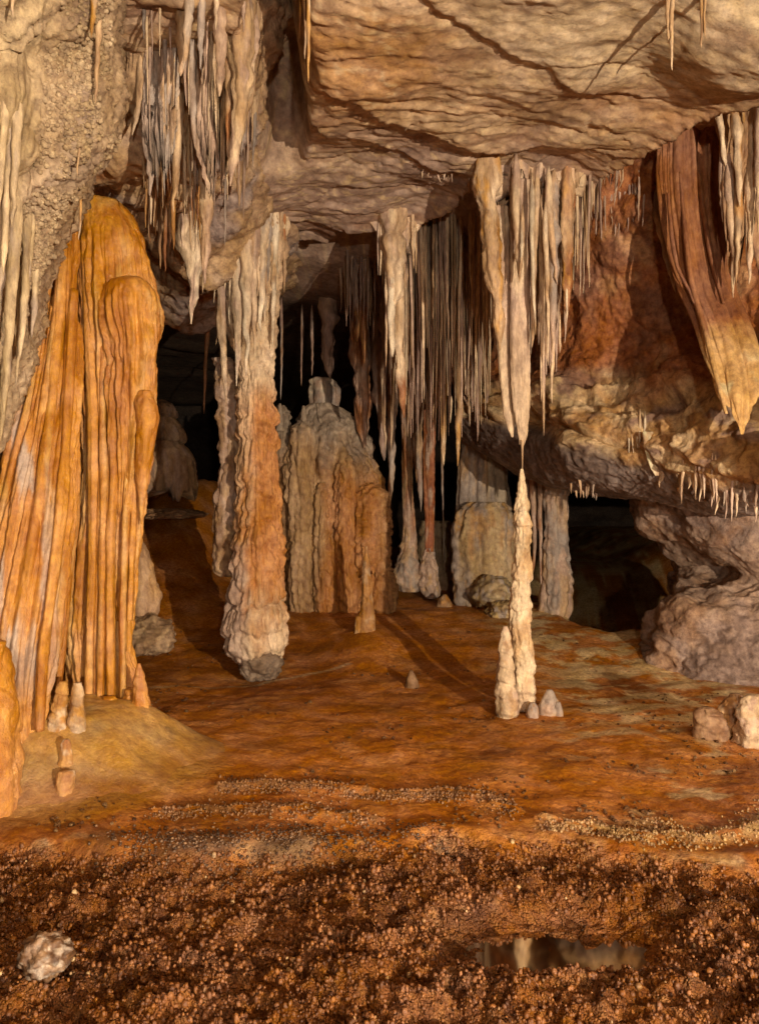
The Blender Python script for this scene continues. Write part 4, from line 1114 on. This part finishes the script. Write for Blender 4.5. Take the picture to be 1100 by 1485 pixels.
# dark back row left of the middle curtain
T3 = 'stalactites in the dark recess left of the middle curtain'
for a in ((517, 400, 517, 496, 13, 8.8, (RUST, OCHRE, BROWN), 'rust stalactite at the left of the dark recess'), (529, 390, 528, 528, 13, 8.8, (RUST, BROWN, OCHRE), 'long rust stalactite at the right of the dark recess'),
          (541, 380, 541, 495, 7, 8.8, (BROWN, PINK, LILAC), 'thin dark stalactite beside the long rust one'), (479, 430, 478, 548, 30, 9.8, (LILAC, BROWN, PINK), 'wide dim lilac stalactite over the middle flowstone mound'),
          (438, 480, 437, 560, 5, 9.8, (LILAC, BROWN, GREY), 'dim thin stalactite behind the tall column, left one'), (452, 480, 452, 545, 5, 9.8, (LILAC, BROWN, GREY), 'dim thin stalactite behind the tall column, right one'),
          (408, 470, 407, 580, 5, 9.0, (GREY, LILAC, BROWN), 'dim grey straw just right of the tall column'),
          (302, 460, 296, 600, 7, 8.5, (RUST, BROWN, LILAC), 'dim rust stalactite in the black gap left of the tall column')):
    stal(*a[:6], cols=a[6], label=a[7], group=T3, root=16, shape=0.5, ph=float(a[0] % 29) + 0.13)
curtain(16, (495, 562), L_([(495, 402), (530, 375), (562, 370)]), lambda x, r: r.uniform(415, 470), (4, 7), 8.6, (PINK, BROWN, LILAC), 'small dim stalactite along the edge of the dark recess', T3, seed=9, dj=0.1)
# long back stalactites between the mound and the flowstone mass
T4 = 'long stalactites before the back columns'
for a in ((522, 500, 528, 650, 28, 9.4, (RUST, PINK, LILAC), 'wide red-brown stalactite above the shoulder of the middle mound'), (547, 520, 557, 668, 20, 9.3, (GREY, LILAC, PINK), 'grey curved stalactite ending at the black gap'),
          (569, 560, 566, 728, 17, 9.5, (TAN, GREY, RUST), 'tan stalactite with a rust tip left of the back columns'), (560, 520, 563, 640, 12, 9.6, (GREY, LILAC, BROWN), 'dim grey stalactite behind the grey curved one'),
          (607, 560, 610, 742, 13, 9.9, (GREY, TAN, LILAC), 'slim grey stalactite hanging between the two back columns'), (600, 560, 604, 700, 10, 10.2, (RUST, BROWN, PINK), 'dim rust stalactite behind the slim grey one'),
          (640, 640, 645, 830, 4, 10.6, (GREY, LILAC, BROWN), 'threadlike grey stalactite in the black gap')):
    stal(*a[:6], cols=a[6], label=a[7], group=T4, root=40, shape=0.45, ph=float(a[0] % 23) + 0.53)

# ------------------------------------------------------------------ stalactites of the hanging rock on the left
T5 = 'stalactites of the hanging rock at upper left'
for a in ((259, 130, 252, 308, 19, (TAN, CREAM, PINK), 'smooth pale dagger stalactite over the orange flowstone shoulder', 0.75),
          (303, 120, 297, 412, 27, (PINK, TAN, CREAM), 'longest knobbly stalactite of the hanging rock', 0.6),
          (350, 52, 334, 270, 31, (CREAM, TAN, PINK), 'thick cream stalactite near the dark chimney', 0.75),
          (277, 318, 277, 470, 36, (CREAM, WHITE, PINK), 'fat white carrot-shaped stalactite left of the tall column', 0.85),
          (207, 118, 192, 196, 15, (TAN, CREAM, BROWN), 'small hooked stalactite on the hanging rock', 0.8),
          (222, 180, 212, 275, 13, (PINK, GREY, TAN), 'grey-pink stalactite left of the pale dagger', 0.7),
          (276, 60, 283, 215, 15, (GREY, BROWN, PINK), 'dark grey knotted stalactite between the pale dagger and the longest', 0.5),
          (318, 20, 318, 140, 20, (TAN, PINK, CREAM), 'tan stalactite against the thick cream one', 0.5),
          (368, 48, 367, 126, 6, (TAN, CREAM, PINK), 'thin straw right of the thick cream stalactite', 0.5),
          (265, 20, 262, 110, 20, (TAN, PINK, CREAM), 'tan stalactite root at the top above the pale dagger', 0.5),
          (292, 10, 290, 100, 13, (PINK, GREY, CREAM), 'pinkish stalactite at the top edge of the hanging rock', 0.6),
          (332, 60, 330, 230, 13, (PINK, TAN, RUST), 'rusty pink stalactite beside the thick cream one', 0.5),
          (345, 240, 347, 300, 9, (RUST, TAN, BROWN), 'short rusty stalactite under the thick cream one', 0.6),
          (221, 270, 219, 326, 6, (CREAM, TAN, PINK), 'thin pale straw above the orange flowstone shoulder', 0.5),
          (238, 268, 239, 302, 5, (CREAM, TAN, PINK), 'tiny pale straw right of the shoulder straw', 0.5),
          (272, 268, 271, 302, 5, (CREAM, TAN, GOLD), 'tiny hooked straw above the white carrot-shaped stalactite', 0.5),
          (243, 300, 240, 394, 8, (RUST, OCHRE, BROWN), 'rust-red straw, longest of the rusty cluster', 0.5),
          (233, 300, 233, 390, 7, (RUST, BROWN, OCHRE), 'rust-red straw at the left of the rusty cluster', 0.5),
          (251, 295, 252, 362, 8, (OCHRE, TAN, RUST), 'ochre straw at the right of the rusty cluster', 0.5),
          (246, 300, 246, 360, 6, (OCHRE, RUST, TAN), 'ochre straw in the middle of the rusty cluster', 0.5),
          (296, 380, 294, 425, 5, (CREAM, TAN, WHITE), 'thin pale tip under the longest knobbly stalactite', 0.5)):
    D = hit(a[0], a[1]); D = min(D, 6.9)
    stal(*a[:5], D=D - a[4] * 0.0008, cols=a[5], label=a[6], group=T5, root=24, shape=a[7], ph=float(a[0] % 41) + 0.19)
for i, (rr, lab) in enumerate((([(-40, 252, 372), (40, 256, 370), (100, 262, 362), (160, 274, 352), (220, 286, 342), (285, 298, 332)], 'fused fluted curtain of cream and tan stalactites on the hanging rock'),
                               ([(60, 212, 262), (120, 208, 262), (180, 206, 260), (240, 212, 254), (285, 220, 246)], 'grey-pink fluted curtain on the hanging rock over the orange flowstone'))):
    cxp = (rr[1][1] + rr[1][2]) / 2
    o = loft('drapery', rr, min(hit(cxp, 70), 5.4) + 0.04, M['calcite'], palette(*((TAN, PINK, CREAM) if i == 0 else (PINK, GREY, TAN)), k=5, zs=0.15, ph=i), None, ratio=0.28, nth=240, nz=170, flute=(0.05, 9, 0.06), bump=(0.012, 26), jag=0.62, ph=31 + 5 * i, lump=0.03, lumpk=4)
    tag(o, lab, 'drapery')
r = np.random.default_rng(77)
for i, x in enumerate(np.linspace(212, 358, 8)):
    y0 = r.uniform(-20, 170); D = min(hit(x, max(y0, 1)), 6.5)
    w = r.uniform(7, 15); c = [CREAM, TAN, PINK, GREY]; r.shuffle(c)
    stal(x, y0, x + r.normal() * 4, y0 + w * r.uniform(5, 9), w, D - 0.02, tuple(c[:3]), 'plain small stalactite of the hanging rock, ' + ordinal(i) + ' from left', T5, root=30, shape=0.6, ph=float(i) + 0.45)
T6 = 'stalactites on the popcorn wall'
for a in ((137, 0, 132, 55, 10, (TAN, CREAM, GOLD), 'pale stalactite at the top of the popcorn wall'), (143, 30, 139, 150, 10, (TAN, CREAM, GOLD), 'knobbly long stalactite down the popcorn wall edge'), (19, 0, 20, 26, 6, (TAN, CREAM, PINK), 'tiny straw at the top left corner'),
          (115, 225, 113, 255, 4, (TAN, CREAM, PINK), 'tiny straw above the top of the orange flowstone'), (117, 290, 114, 348, 4, (GOLD, TAN, CREAM), 'thin golden straw against the top of the orange flowstone')):
    stal(*a[:5], D=min(hit(a[0], a[1]), 4.7) - 0.02, cols=a[5], label=a[6], group=T6, root=20, shape=0.55, ph=float(a[0] % 41) + 0.67)
T7 = 'straws hanging from the ceiling slabs'
for a in ((447, -10, 447, 120, 6, (GOLD, TAN, CREAM), 'longest golden straw hanging in front of the dark chimney'), (441, -10, 442, 86, 5, (GOLD, TAN, CREAM), 'golden straw just left of the longest one'), (436, -10, 434, 56, 4, (TAN, GOLD, RUST), 'short golden straw at the left of the chimney straws'),
          (976, -10, 974, 102, 7, (TAN, GOLD, CREAM), 'long straw from the ceiling at upper right'), (968, 0, 969, 60, 7, (TAN, OCHRE, CREAM), 'short straw left of the long upper right one'), (1015, -10, 1016, 70, 6, (CREAM, TAN, GOLD), 'pale straw on the upper right ceiling bulge'),
          (1022, 0, 1022, 56, 4, (CREAM, TAN, GOLD), 'short pale straw on the upper right ceiling bulge')):
    D = hit(a[0], max(a[1], 2), 3.6, 4.6)
    stal(a[0], a[1], a[2], a[3], a[4], D=D - 0.03, cols=a[5], label=a[6], group=T7, root=40, shape=0.4, ph=float(a[0] % 41) + 0.37)

# fine straws between the larger stalactites: too many to count
def fine_straws(name, specs, label, seed):
    r = np.random.default_rng(seed)
    VV, FF, CC = [], [], []
    k, m = 6, 10
    th = np.linspace(0, 2 * np.pi, k, endpoint=False)
    base_f = grid_faces(m, k, True); off = 0
    for n, x0, x1, D0, D1, ta, tb, wa, wb, cols in specs:
        for i in range(n):
            x = r.uniform(x0, x1); w = r.uniform(wa, wb)
            if D0 is None:
                y0 = r.uniform(*D1); D = min(hit(x, max(1, y0)), 6.6) + 0.01; y1 = y0 + r.uniform(ta, tb)
            else:
                D = r.uniform(D0, D1); y0 = CY - (ZC - H) / D * F - 14; y1 = r.uniform(ta, tb)
            if y1 < y0 + 30: continue
            t = np.linspace(0, 1, m)
            wd = w * (1 - t ** 1.6 * 0.85) * (1 + 0.15 * r.normal(size=m))
            cx = x + r.normal() * 2 * t + 0.25 * w * np.cumsum(r.normal(size=m)) * 0.35
            c = P(cx, y0 + (y1 - y0) * t, D)
            rad = wd / 2 / F * D
            V = c[:, None] + rad[:, None, None] * np.stack([np.cos(th), np.sin(th), 0 * th], -1)[None]
            VV.append(V.reshape(-1, 3)); FF.append(base_f + off); off += m * k
            col = np.array(cols[r.integers(len(cols))]) * r.uniform(0.7, 1.2)
            CC.append(np.repeat(col[None], m * k, 0))
    o = make_mesh(name, np.concatenate(VV), np.concatenate(FF), np.concatenate(CC), M['calcite'])
    return tag(o, label, 'straws', kind='stuff')


fine_straws('fine_straws', ((200, 700, 856, 6.05, 6.5, 300, 430, 3, 6, (PINK, TAN, CREAM, BROWN)), (50, 730, 815, 6.1, 6.5, 400, 520, 3, 6, (PINK, TAN, CREAM, LILAC)),
                            (25, 835, 870, 6.2, 6.5, 290, 345, 3, 5, (PINK, TAN, LILAC))), 'fringe of fine pinkish straws filling the right curtain', 61)
fine_straws('fine_straws', ((230, 560, 708, 7.3, 8.4, 400, 580, 3, 7, (CREAM, PINK, TAN, CREAM)), (110, 575, 700, 7.5, 8.2, 470, 640, 4, 7, (CREAM, PINK, LILAC)), (40, 548, 606, 7.0, 7.3, 340, 420, 3, 6, (TAN, CREAM, PINK)),
                            (50, 498, 570, 8.3, 8.8, 400, 480, 3, 6, (BROWN, PINK, LILAC))), 'fringe of fine lilac-brown straws filling the middle curtain', 62)

fine_straws('fine_straws', ((70, 205, 370, None, (0, 230), 40, 130, 3, 7, (CREAM, TAN, PINK, GREY)), (30, 210, 300, None, (230, 300), 30, 70, 3, 5, (RUST, OCHRE, TAN))),
            'fringe of fine cream straws on the hanging rock at upper left', 63)
# cream draperies down the left edge
ld = thing('drapery', 'cream drapery folds running down the wall at the left edge', 'drapery', P(20, 610, 3.9))
r = np.random.default_rng(91)
for i, (x, y0, y1, w) in enumerate(((-6, 60, 330, 20), (10, 90, 300, 14), (26, 150, 330, 16), (4, 250, 520, 22), (22, 280, 600, 20), (40, 300, 520, 14), (-8, 330, 650, 24), (52, 380, 490, 12), (12, 420, 640, 16), (34, 350, 560, 12), (16, 180, 400, 16), (-10, 480, 720, 20), (46, 300, 430, 10))):
    stal(x, y0, x - (y1 - y0) * 0.05, y1, w, hit(x + 2, y0, 3.0, 4.4) + 0.03, ((0.54, 0.40, 0.24), (0.46, 0.33, 0.19), (0.38, 0.28, 0.21)), parent=ld, name='fold', root=30, shape=0.45, ph=float(r.uniform(0, 90)))

# ------------------------------------------------------------------ right side draperies
dp = thing('drapery', 'long red-brown drapery folding down to a pale orange tip on the right wall', 'drapery', P(1075, 625, 5.7))


def drap_col(ph):
    def f(X, Y, Z, d, t):
        n = fbm(X * 4 + ph, Y * 4, Z * 0.6, 3)
        c = mixc((0.33, 0.13, 0.05), (0.26, 0.105, 0.05), sm(-0.3, 0.4, n))
        c = mixc(c, np.array([0.60, 0.36, 0.14]) + 0 * c, sm(2.95, 2.6, Z + 0.2 * n))
        return mixc(c, np.array([0.62, 0.52, 0.30]) + 0 * c, sm(0.1, 0.45, fbm(X * 5 + 2, Y * 5, Z * 2, 3)) * sm(2.75, 2.5, Z) * 0.8)
    return f


mfold = loft('main_fold', [(170, 958, 1044, 6.28), (240, 954, 1046, 6.3), (300, 958, 1048, 6.3), (360, 970, 1054, 6.3), (420, 988, 1064, 6.22), (460, 1006, 1080, 6.08), (500, 1020, 1094, 5.9), (540, 1034, 1100, 5.7), (575, 1046, 1098, 5.52), (598, 1058, 1090, 5.45), (615, 1067, 1083, 5.42), (630, 1073, 1078, 5.4)], 6.9, M['flow'], drap_col(1), dp,
     ratio=0.28, nth=280, nz=320, flute=(0.050, 9, 0.03), bump=(0.003, 30), ph=3, lump=0.008, lumpk=2)
for i, q in enumerate((((985, 250), (992, 330), (1002, 410), (1022, 480), (1036, 540), (1052, 600), 7, 6.15), ((1012, 250), (1018, 300), (1026, 350), (1034, 390), (1042, 420), (1048, 440), 6, 6.1),
                       ((968, 280), (972, 330), (980, 380), (992, 410), (1003, 430), (1006, 440), 5, 6.25))):
    pts = np.array(q[:6], float)
    yy = np.linspace(pts[0, 1], pts[-1, 1], 10); xx = pchip(pts[:, 1], pts[:, 0], yy)
    ww = q[6] * (0.35 + 0.65 * np.sin(np.linspace(0.3, 2.8, 10)))
    dd = np.interp(yy, (300, 420, 460, 500, 540, 600), (6.22, 6.12, 5.98, 5.80, 5.60, 5.36))
    ww = ww * 0.6
    loft('fold', [(a, b - c, b + c, e) for a, b, c, e in zip(yy, xx, ww, dd)], q[7], M['flow'], drap_col(i), mfold, ratio=1.3, nth=30, nz=150, flute=(0.01, 14, 0.1), bump=(0.004, 30), ph=i)
o = loft('drapery', [(90, 1030, 1130), (130, 1030, 1135), (180, 1036, 1130), (230, 1044, 1125), (290, 1050, 1120), (350, 1056, 1112), (400, 1060, 1100)], 6.0, M['calcite'], palette((0.40, 0.23, 0.12), (0.34, 0.17, 0.08), TAN, k=4, zs=0.15), None, ratio=0.3,
         nth=200, nz=200, flute=(0.06, 9, 0.05), bump=(0.006, 30), jag=0.45, ph=21)
tag(o, 'tan fluted drapery with pointed fringe at the upper right edge', 'drapery')
T8 = 'stalactites on the drapery at the upper right edge'
for a in ((1040, 130, 1056, 262, 13, 5.87, (TAN, CREAM, OCHRE), 'golden tan stalactite at the left side of the upper right drapery'), (1062, 110, 1072, 300, 18, 5.77, (TAN, CREAM, OCHRE), 'thick tan stalactite down the middle of the upper right drapery'),
          (1090, 110, 1089, 270, 16, 5.77, (CREAM, TAN, GOLD), 'pale stalactite at the right side of the upper right drapery'), (1078, 100, 1078, 180, 12, 5.72, (CREAM, TAN, GOLD), 'short pale stalactite at the top of the upper right drapery'),
          (1045, 260, 1047, 322, 9, 5.92, (PINK, TAN, RUST), 'short pink-brown stalactite, leftmost of the lower fringe'), (1056, 270, 1062, 432, 13, 5.87, (TAN, PINK, CREAM), 'longest stalactite of the lower fringe at upper right'),
          (1070, 300, 1067, 412, 11, 5.82, (TAN, CREAM, OCHRE), 'golden stalactite right of the longest of the lower fringe'), (1088, 260, 1085, 412, 14, 5.77, (CREAM, TAN, PINK), 'pale pointed stalactite, rightmost of the lower fringe'),
          (1050, 262, 1052, 350, 8, 5.89, (PINK, BROWN, RUST), 'thin brown stalactite in the lower fringe at upper right'), (1100, 180, 1098, 340, 13, 5.67, (PINK, TAN, CREAM), 'pink-brown stalactite cut by the right edge')):
    stal(*a[:6], cols=a[6], label=a[7], group=T8, root=20, shape=0.6, ph=float(a[0] % 37) + 0.91)
o = stal(952, 305, 979, 425, 12, hit(952, 305) - 0.02, (BROWN, TAN, GREY), 'thin mottled flake stalactite hanging slantwise on the red wall', ph=5.5, root=6, shape=0.4)
curtain(12, (866, 935), L_([(866, 295), (935, 270)]), lambda x, r: r.uniform(312, 350), (4, 6), None, (PINK, TAN, LILAC), 'small lilac stalactite in the row on the red wall', 'row of small stalactites on the red wall', seed=10, dj=0.15)
curtain(6, (868, 900), L_([(868, 236), (900, 236)]), lambda x, r: r.uniform(262, 285), (4, 6), 6.3, (PINK, TAN, LILAC), 'thin stalactite at the slab edge beside the black gap', 'thin stalactites beside the black gap', seed=12, dj=0.08)
# ledge and lip
o = loft('drapery', [(626, 932, 946), (640, 934, 954), (660, 938, 958), (678, 944, 962), (690, 950, 962)], hit(940, 632) - 0.02, M['calcite'], palette((0.60, 0.53, 0.34), CREAM, TAN, k=5), None, ratio=0.3, nth=60, nz=80, flute=(0.02, 14, 0.05), bump=(0.004, 40), ph=2)
tag(o, 'small pale yellow drapery flag on the broken ledge', 'drapery')
T9 = 'little stalactites along the overhang lip'
curtain(5, (912, 932), L_([(912, 632), (932, 628)]), lambda x, r: r.uniform(648, 684), (4, 6), None, (CREAM, TAN, WHITE), 'tiny pale stalactite left of the yellow drapery flag', T9, seed=13, dj=0.03)
curtain(13, (982, 1036), L_([(982, 690), (1010, 688), (1036, 694)]), lambda x, r: r.uniform(708, 732), (5, 8), None, (CREAM, PINK, TAN), 'tiny pale stalactite on the middle of the overhang lip', T9, seed=14, dj=0.06)
curtain(14, (1038, 1110), L_([(1038, 708), (1110, 728)]), lambda x, r: r.uniform(728, 760), (5, 9), None, (CREAM, GREY, PINK), 'tiny grey-cream stalactite on the lip near the right edge', T9, seed=15, dj=0.06)
curtain(9, (828, 866), L_([(828, 704), (866, 708)]), lambda x, r: r.uniform(714, 726), (4, 6), None, (GREY, PINK, TAN), 'tiny grey stalactite under the dark end of the lip', T9, seed=16, dj=0.1)
o = stal(960, 690, 956, 708, 8, hit(960, 686) - 0.01, (CREAM, TAN, PINK), 'small pale stalactite under the yellow drapery flag', T9, ph=3.3, root=10)

# ------------------------------------------------------------------ foreground crust, crumbs, pool
def ico():
    t = (1 + 5 ** 0.5) / 2
    v = np.array([(-1, t, 0), (1, t, 0), (-1, -t, 0), (1, -t, 0), (0, -1, t), (0, 1, t), (0, -1, -t), (0, 1, -t), (t, 0, -1), (t, 0, 1), (-t, 0, -1), (-t, 0, 1)], float)
    f = [(0, 11, 5), (0, 5, 1), (0, 1, 7), (0, 7, 10), (0, 10, 11), (1, 5, 9), (5, 11, 4), (11, 10, 2), (10, 7, 6), (7, 1, 8), (3, 9, 4), (3, 4, 2), (3, 2, 6), (3, 6, 8), (3, 8, 9), (4, 9, 5), (2, 4, 11), (6, 2, 10), (8, 6, 7), (9, 8, 1)]
    v = list(map(tuple, v / np.linalg.norm(v[0]))); nf = []; cache = {}

    def mid(a, b):
        k = (min(a, b), max(a, b))
        if k not in cache:
            m = (np.array(v[a]) + np.array(v[b])); m /= np.linalg.norm(m)
            cache[k] = len(v); v.append(tuple(m))
        return cache[k]
    for a, b, c in f:
        x, y, z = mid(a, b), mid(b, c), mid(c, a)
        nf += [(a, x, z), (b, y, x), (c, z, y), (x, y, z)]
    return np.array(v), np.array(nf)


ICO1 = ico()
ICO0 = (ICO1[0][:12], np.array([(0, 11, 5), (0, 5, 1), (0, 1, 7), (0, 7, 10), (0, 10, 11), (1, 5, 9), (5, 11, 4), (11, 10, 2), (10, 7, 6), (7, 1, 8), (3, 9, 4), (3, 4, 2), (3, 2, 6), (3, 6, 8), (3, 8, 9), (4, 9, 5), (2, 4, 11), (6, 2, 10), (8, 6, 7), (9, 8, 1)]))


def scatter(name, n, xy, size, colfn, mat, label, cat, seed, squash=(0.7, 1.1), sink=0.3, small=False):
    IV, IF = ICO0 if small else ICO1
    r = np.random.default_rng(seed)
    x, y = xy(r, n)
    n = len(x)
    z = floor_z(x, y)
    sz = size(r, n, x, y)
    V = IV[None] * (1 + 0.38 * perlin(IV[None, :, 0] * 2.2 + r.uniform(0, 99, (n, 1)), IV[None, :, 1] * 2.2, IV[None, :, 2] * 2.2 + r.uniform(0, 99, (n, 1))))[..., None]
    V = V * r.uniform(0.75, 1.25, (n, 1, 3))
    a = r.uniform(0, 6.28, n)[:, None]
    X = (V[..., 0] * np.cos(a) - V[..., 1] * np.sin(a)) * sz[:, None] + x[:, None]
    Y = (V[..., 0] * np.sin(a) + V[..., 1] * np.cos(a)) * sz[:, None] + y[:, None]
    Z = V[..., 2] * (sz * r.uniform(*squash, n))[:, None] + (z + sz * sink)[:, None]
    F_ = (IF[None] + (np.arange(n) * len(IV))[:, None, None]).reshape(-1, 3)
    c = np.repeat(colfn(r, n, x, y)[:, None], len(IV), 1)
    o = make_mesh(name, np.stack([X, Y, Z], -1), F_, c.reshape(-1, 3), mat, origin=(0, 0, 0))
    return tag(o, label, cat, kind='stuff')


def xy_coral(r, n):
    y = 2.15 + 1.7 * r.random(n * 3) ** 1.0
    x = r.uniform(-1, 1, n * 3) * (0.52 * y + 0.12)
    pool = pool_mask(x, y) > 0.5
    ok = (coral_mask(x, y) > 0.25) & ~pool & (r.random(n * 3) < 0.35 + 0.65 * sm(-0.35, 0.1, fbm(x * 2.5, y * 3, 7.7, 3)))
    return x[ok][:n], y[ok][:n]


def col_coral(r, n, x, y):
    m = r.random(n); c = mixc((0.125, 0.040, 0.008), (0.25, 0.088, 0.018), m)
    b = (r.random(n) < 0.025).astype(float) * r.random(n)
    return mixc(c, np.array([0.50, 0.33, 0.16]) + 0 * c, b)


scatter('crystal_crust', 14500, xy_coral, lambda r, n, x, y: (0.0040 + 0.0075 * r.random(n) ** 2.2) * (0.8 + 0.3 * (y - 1.7) / 2), col_coral, M['coral'], 'brown knobbly coral-like crystal crust covering the near floor', 'crust', 21, squash=(0.9, 1.8), sink=0.25, small=True)


def xy_rim(r, n):
    xs, ys = [], []
    for L, k, w in ((RIM1, 0.40, 0.05), (RIM2, 0.38, 0.05), (RIM3, 0.22, 0.045)):
        L = np.array(L); m = int(n * k)
        t = r.random(m) * (len(L) - 1); i = t.astype(int); f_ = (t - i)[:, None]
        p = L[i] * (1 - f_) + L[i + 1] * f_
        q = fbm(p[:, 0] * 2.5, p[:, 1] * 2.5, 1.9, 3)
        xs.append(p[:, 0] + r.normal(size=m) * 0.03); ys.append(p[:, 1] + r.normal(size=m) * w * (1 + 1.4 * q) + 0.10 * q)
    return np.concatenate(xs), np.concatenate(ys)


scatter('rim_crust', 3600, xy_rim, lambda r, n, x, y: r.uniform(0.003, 0.009, n), lambda r, n, x, y: mixc(mixc((0.15, 0.062, 0.018), (0.27, 0.125, 0.045), r.random(n)), np.array([0.40, 0.25, 0.11]) + np.zeros((n, 3)), (x > 0.8) * r.random(n)),
        M['coral'], 'crumbly crystal crust along the rimstone edges of the mud floor', 'crust', 22, squash=(0.9, 1.7), sink=0.2, small=True)


def xy_crumb(r, n):
    y = 3.7 + 5.0 * r.random(n * 4) ** 1.4; x = r.uniform(-0.55, 0.6, n * 4) * y
    ok = fbm(x * 1.6, y * 1.6, 4.4, 3) > 0.12 * r.random(n * 4) + 0.1
    return x[ok][:n], y[ok][:n]


scatter('floor_crumbs', 1500, xy_crumb, lambda r, n, x, y: 0.004 + 0.012 * r.random(n) ** 3, lambda r, n, x, y: mixc((0.15, 0.06, 0.018), (0.34, 0.19, 0.08), r.random(n) ** 3), M['mud'], 'small crumbs and grit scattered on the mud floor', 'grit', 23, small=True)


def xy_dam(r, n):
    x = -1.35 + 1.75 * r.beta(2, 2.4, n); y = dam_y(x) + r.normal(size=n) * 0.10 + 0.02
    return x, y


scatter('dark_crust', 1300, xy_dam, lambda r, n, x, y: r.uniform(0.003, 0.009, n), lambda r, n, x, y: mixc((0.065, 0.030, 0.014), (0.25, 0.13, 0.060), r.random(n) ** 2), M['coral'], 'dark grey gritty crust on the left half of the rimstone dam', 'crust', 24, small=True)

# popcorn on the left wall
me = bpy.data.objects['cave_wall'].data
wv = np.zeros(len(me.vertices) * 3, np.float32); me.vertices.foreach_get('co', wv); wv = wv.reshape(290, 220, 3) + np.array(bpy.data.objects['cave_wall'].location)
r = np.random.default_rng(31)
iu = r.integers(0, 180, 9000); iv = r.integers(73, 166, 9000)
pv = wv[iu, iv]
keep = fbm(pv[:, 0] * 3, pv[:, 1] * 3, pv[:, 2] * 3, 3) + 0.9 - np.abs(iv - 125) / 41.0 - 0.5 * sm(2.9, 2.3, pv[:, 2]) > 0.35 + 0.3 * r.random(9000)
pv = pv[keep]; k_ = len(pv)
sz = 0.005 + 0.013 * r.random(k_) ** 2
Vp = ICO0[0][None] * (1 + 0.3 * perlin(ICO0[0][None, :, 0] * 2 + r.uniform(0, 99, (k_, 1)), ICO0[0][None, :, 1] * 2, ICO0[0][None, :, 2] * 2))[..., None] * sz[:, None, None] + pv[:, None]
pc = mixc((0.34, 0.23, 0.135), (0.52, 0.38, 0.23), r.random(k_))
o = make_mesh('cave_popcorn', Vp, (ICO0[1][None] + (np.arange(k_) * 12)[:, None, None]).reshape(-1, 3), np.repeat(pc[:, None], 12, 1).reshape(-1, 3), M['limestone'])
tag(o, 'pale cave popcorn nodules crusting the upper left wall', 'popcorn', kind='stuff')

o = lump('boulder', 68, 1385, 2.62, 0.085, 0.09, 0.065, M['coral'], palette((0.24, 0.14, 0.08), (0.13, 0.06, 0.025), (0.40, 0.31, 0.24), k=14, zs=1, bias=0.2), amp=0.26, k=4, n=36, ph=5.5)
tag(o, 'small pale crystalline rock half sunk in the brown crust at lower left', 'rock')

# pool
wn = bpy.data.materials.new('pool_water'); wn.use_nodes = True
nt = wn.node_tree
for n_ in list(nt.nodes):
    if n_.type == 'BSDF_PRINCIPLED': nt.nodes.remove(n_)
tr = nt.nodes.new('ShaderNodeBsdfTransparent'); tr.inputs[0].default_value = (0.55, 0.34, 0.17, 1)
gl = nt.nodes.new('ShaderNodeBsdfGlossy'); gl.inputs['Roughness'].default_value = 0.05; gl.inputs['Color'].default_value = (0.55, 0.48, 0.40, 1)
fr = nt.nodes.new('ShaderNodeFresnel'); fr.inputs['IOR'].default_value = 1.33
mx = nt.nodes.new('ShaderNodeMixShader')
nt.links.new(fr.outputs[0], mx.inputs[0]); nt.links.new(tr.outputs[0], mx.inputs[1]); nt.links.new(gl.outputs[0], mx.inputs[2])
nt.links.new(mx.outputs[0], nt.nodes['Material Output'].inputs['Surface'])
n, m = 12, 60
r_ = np.linspace(0.01, 1, n)[:, None]; th = np.linspace(0, 2 * np.pi, m, endpoint=False)[None]
R_ = 1 + 0.2 * perlin(np.cos(th) * 1.5, np.sin(th) * 1.5, 0.5)
x = 0.64 + 0.62 * r_ * R_ * np.cos(th); y = 2.98 + 0.34 * r_ * R_ * np.sin(th)
pool = make_mesh('pool_water', np.stack([x, y, 0 * x - 0.145], -1), grid_faces(n, m, True)[:, ::-1], (0.3, 0.3, 0.3), wn, origin=(0.64, 2.98, -0.16))
tag(pool, 'shallow still pool among the brown crust reflecting the slender stalagmite', 'water', kind='structure')

for ob in scene.objects:
    if '_o' in ob: del ob['_o']
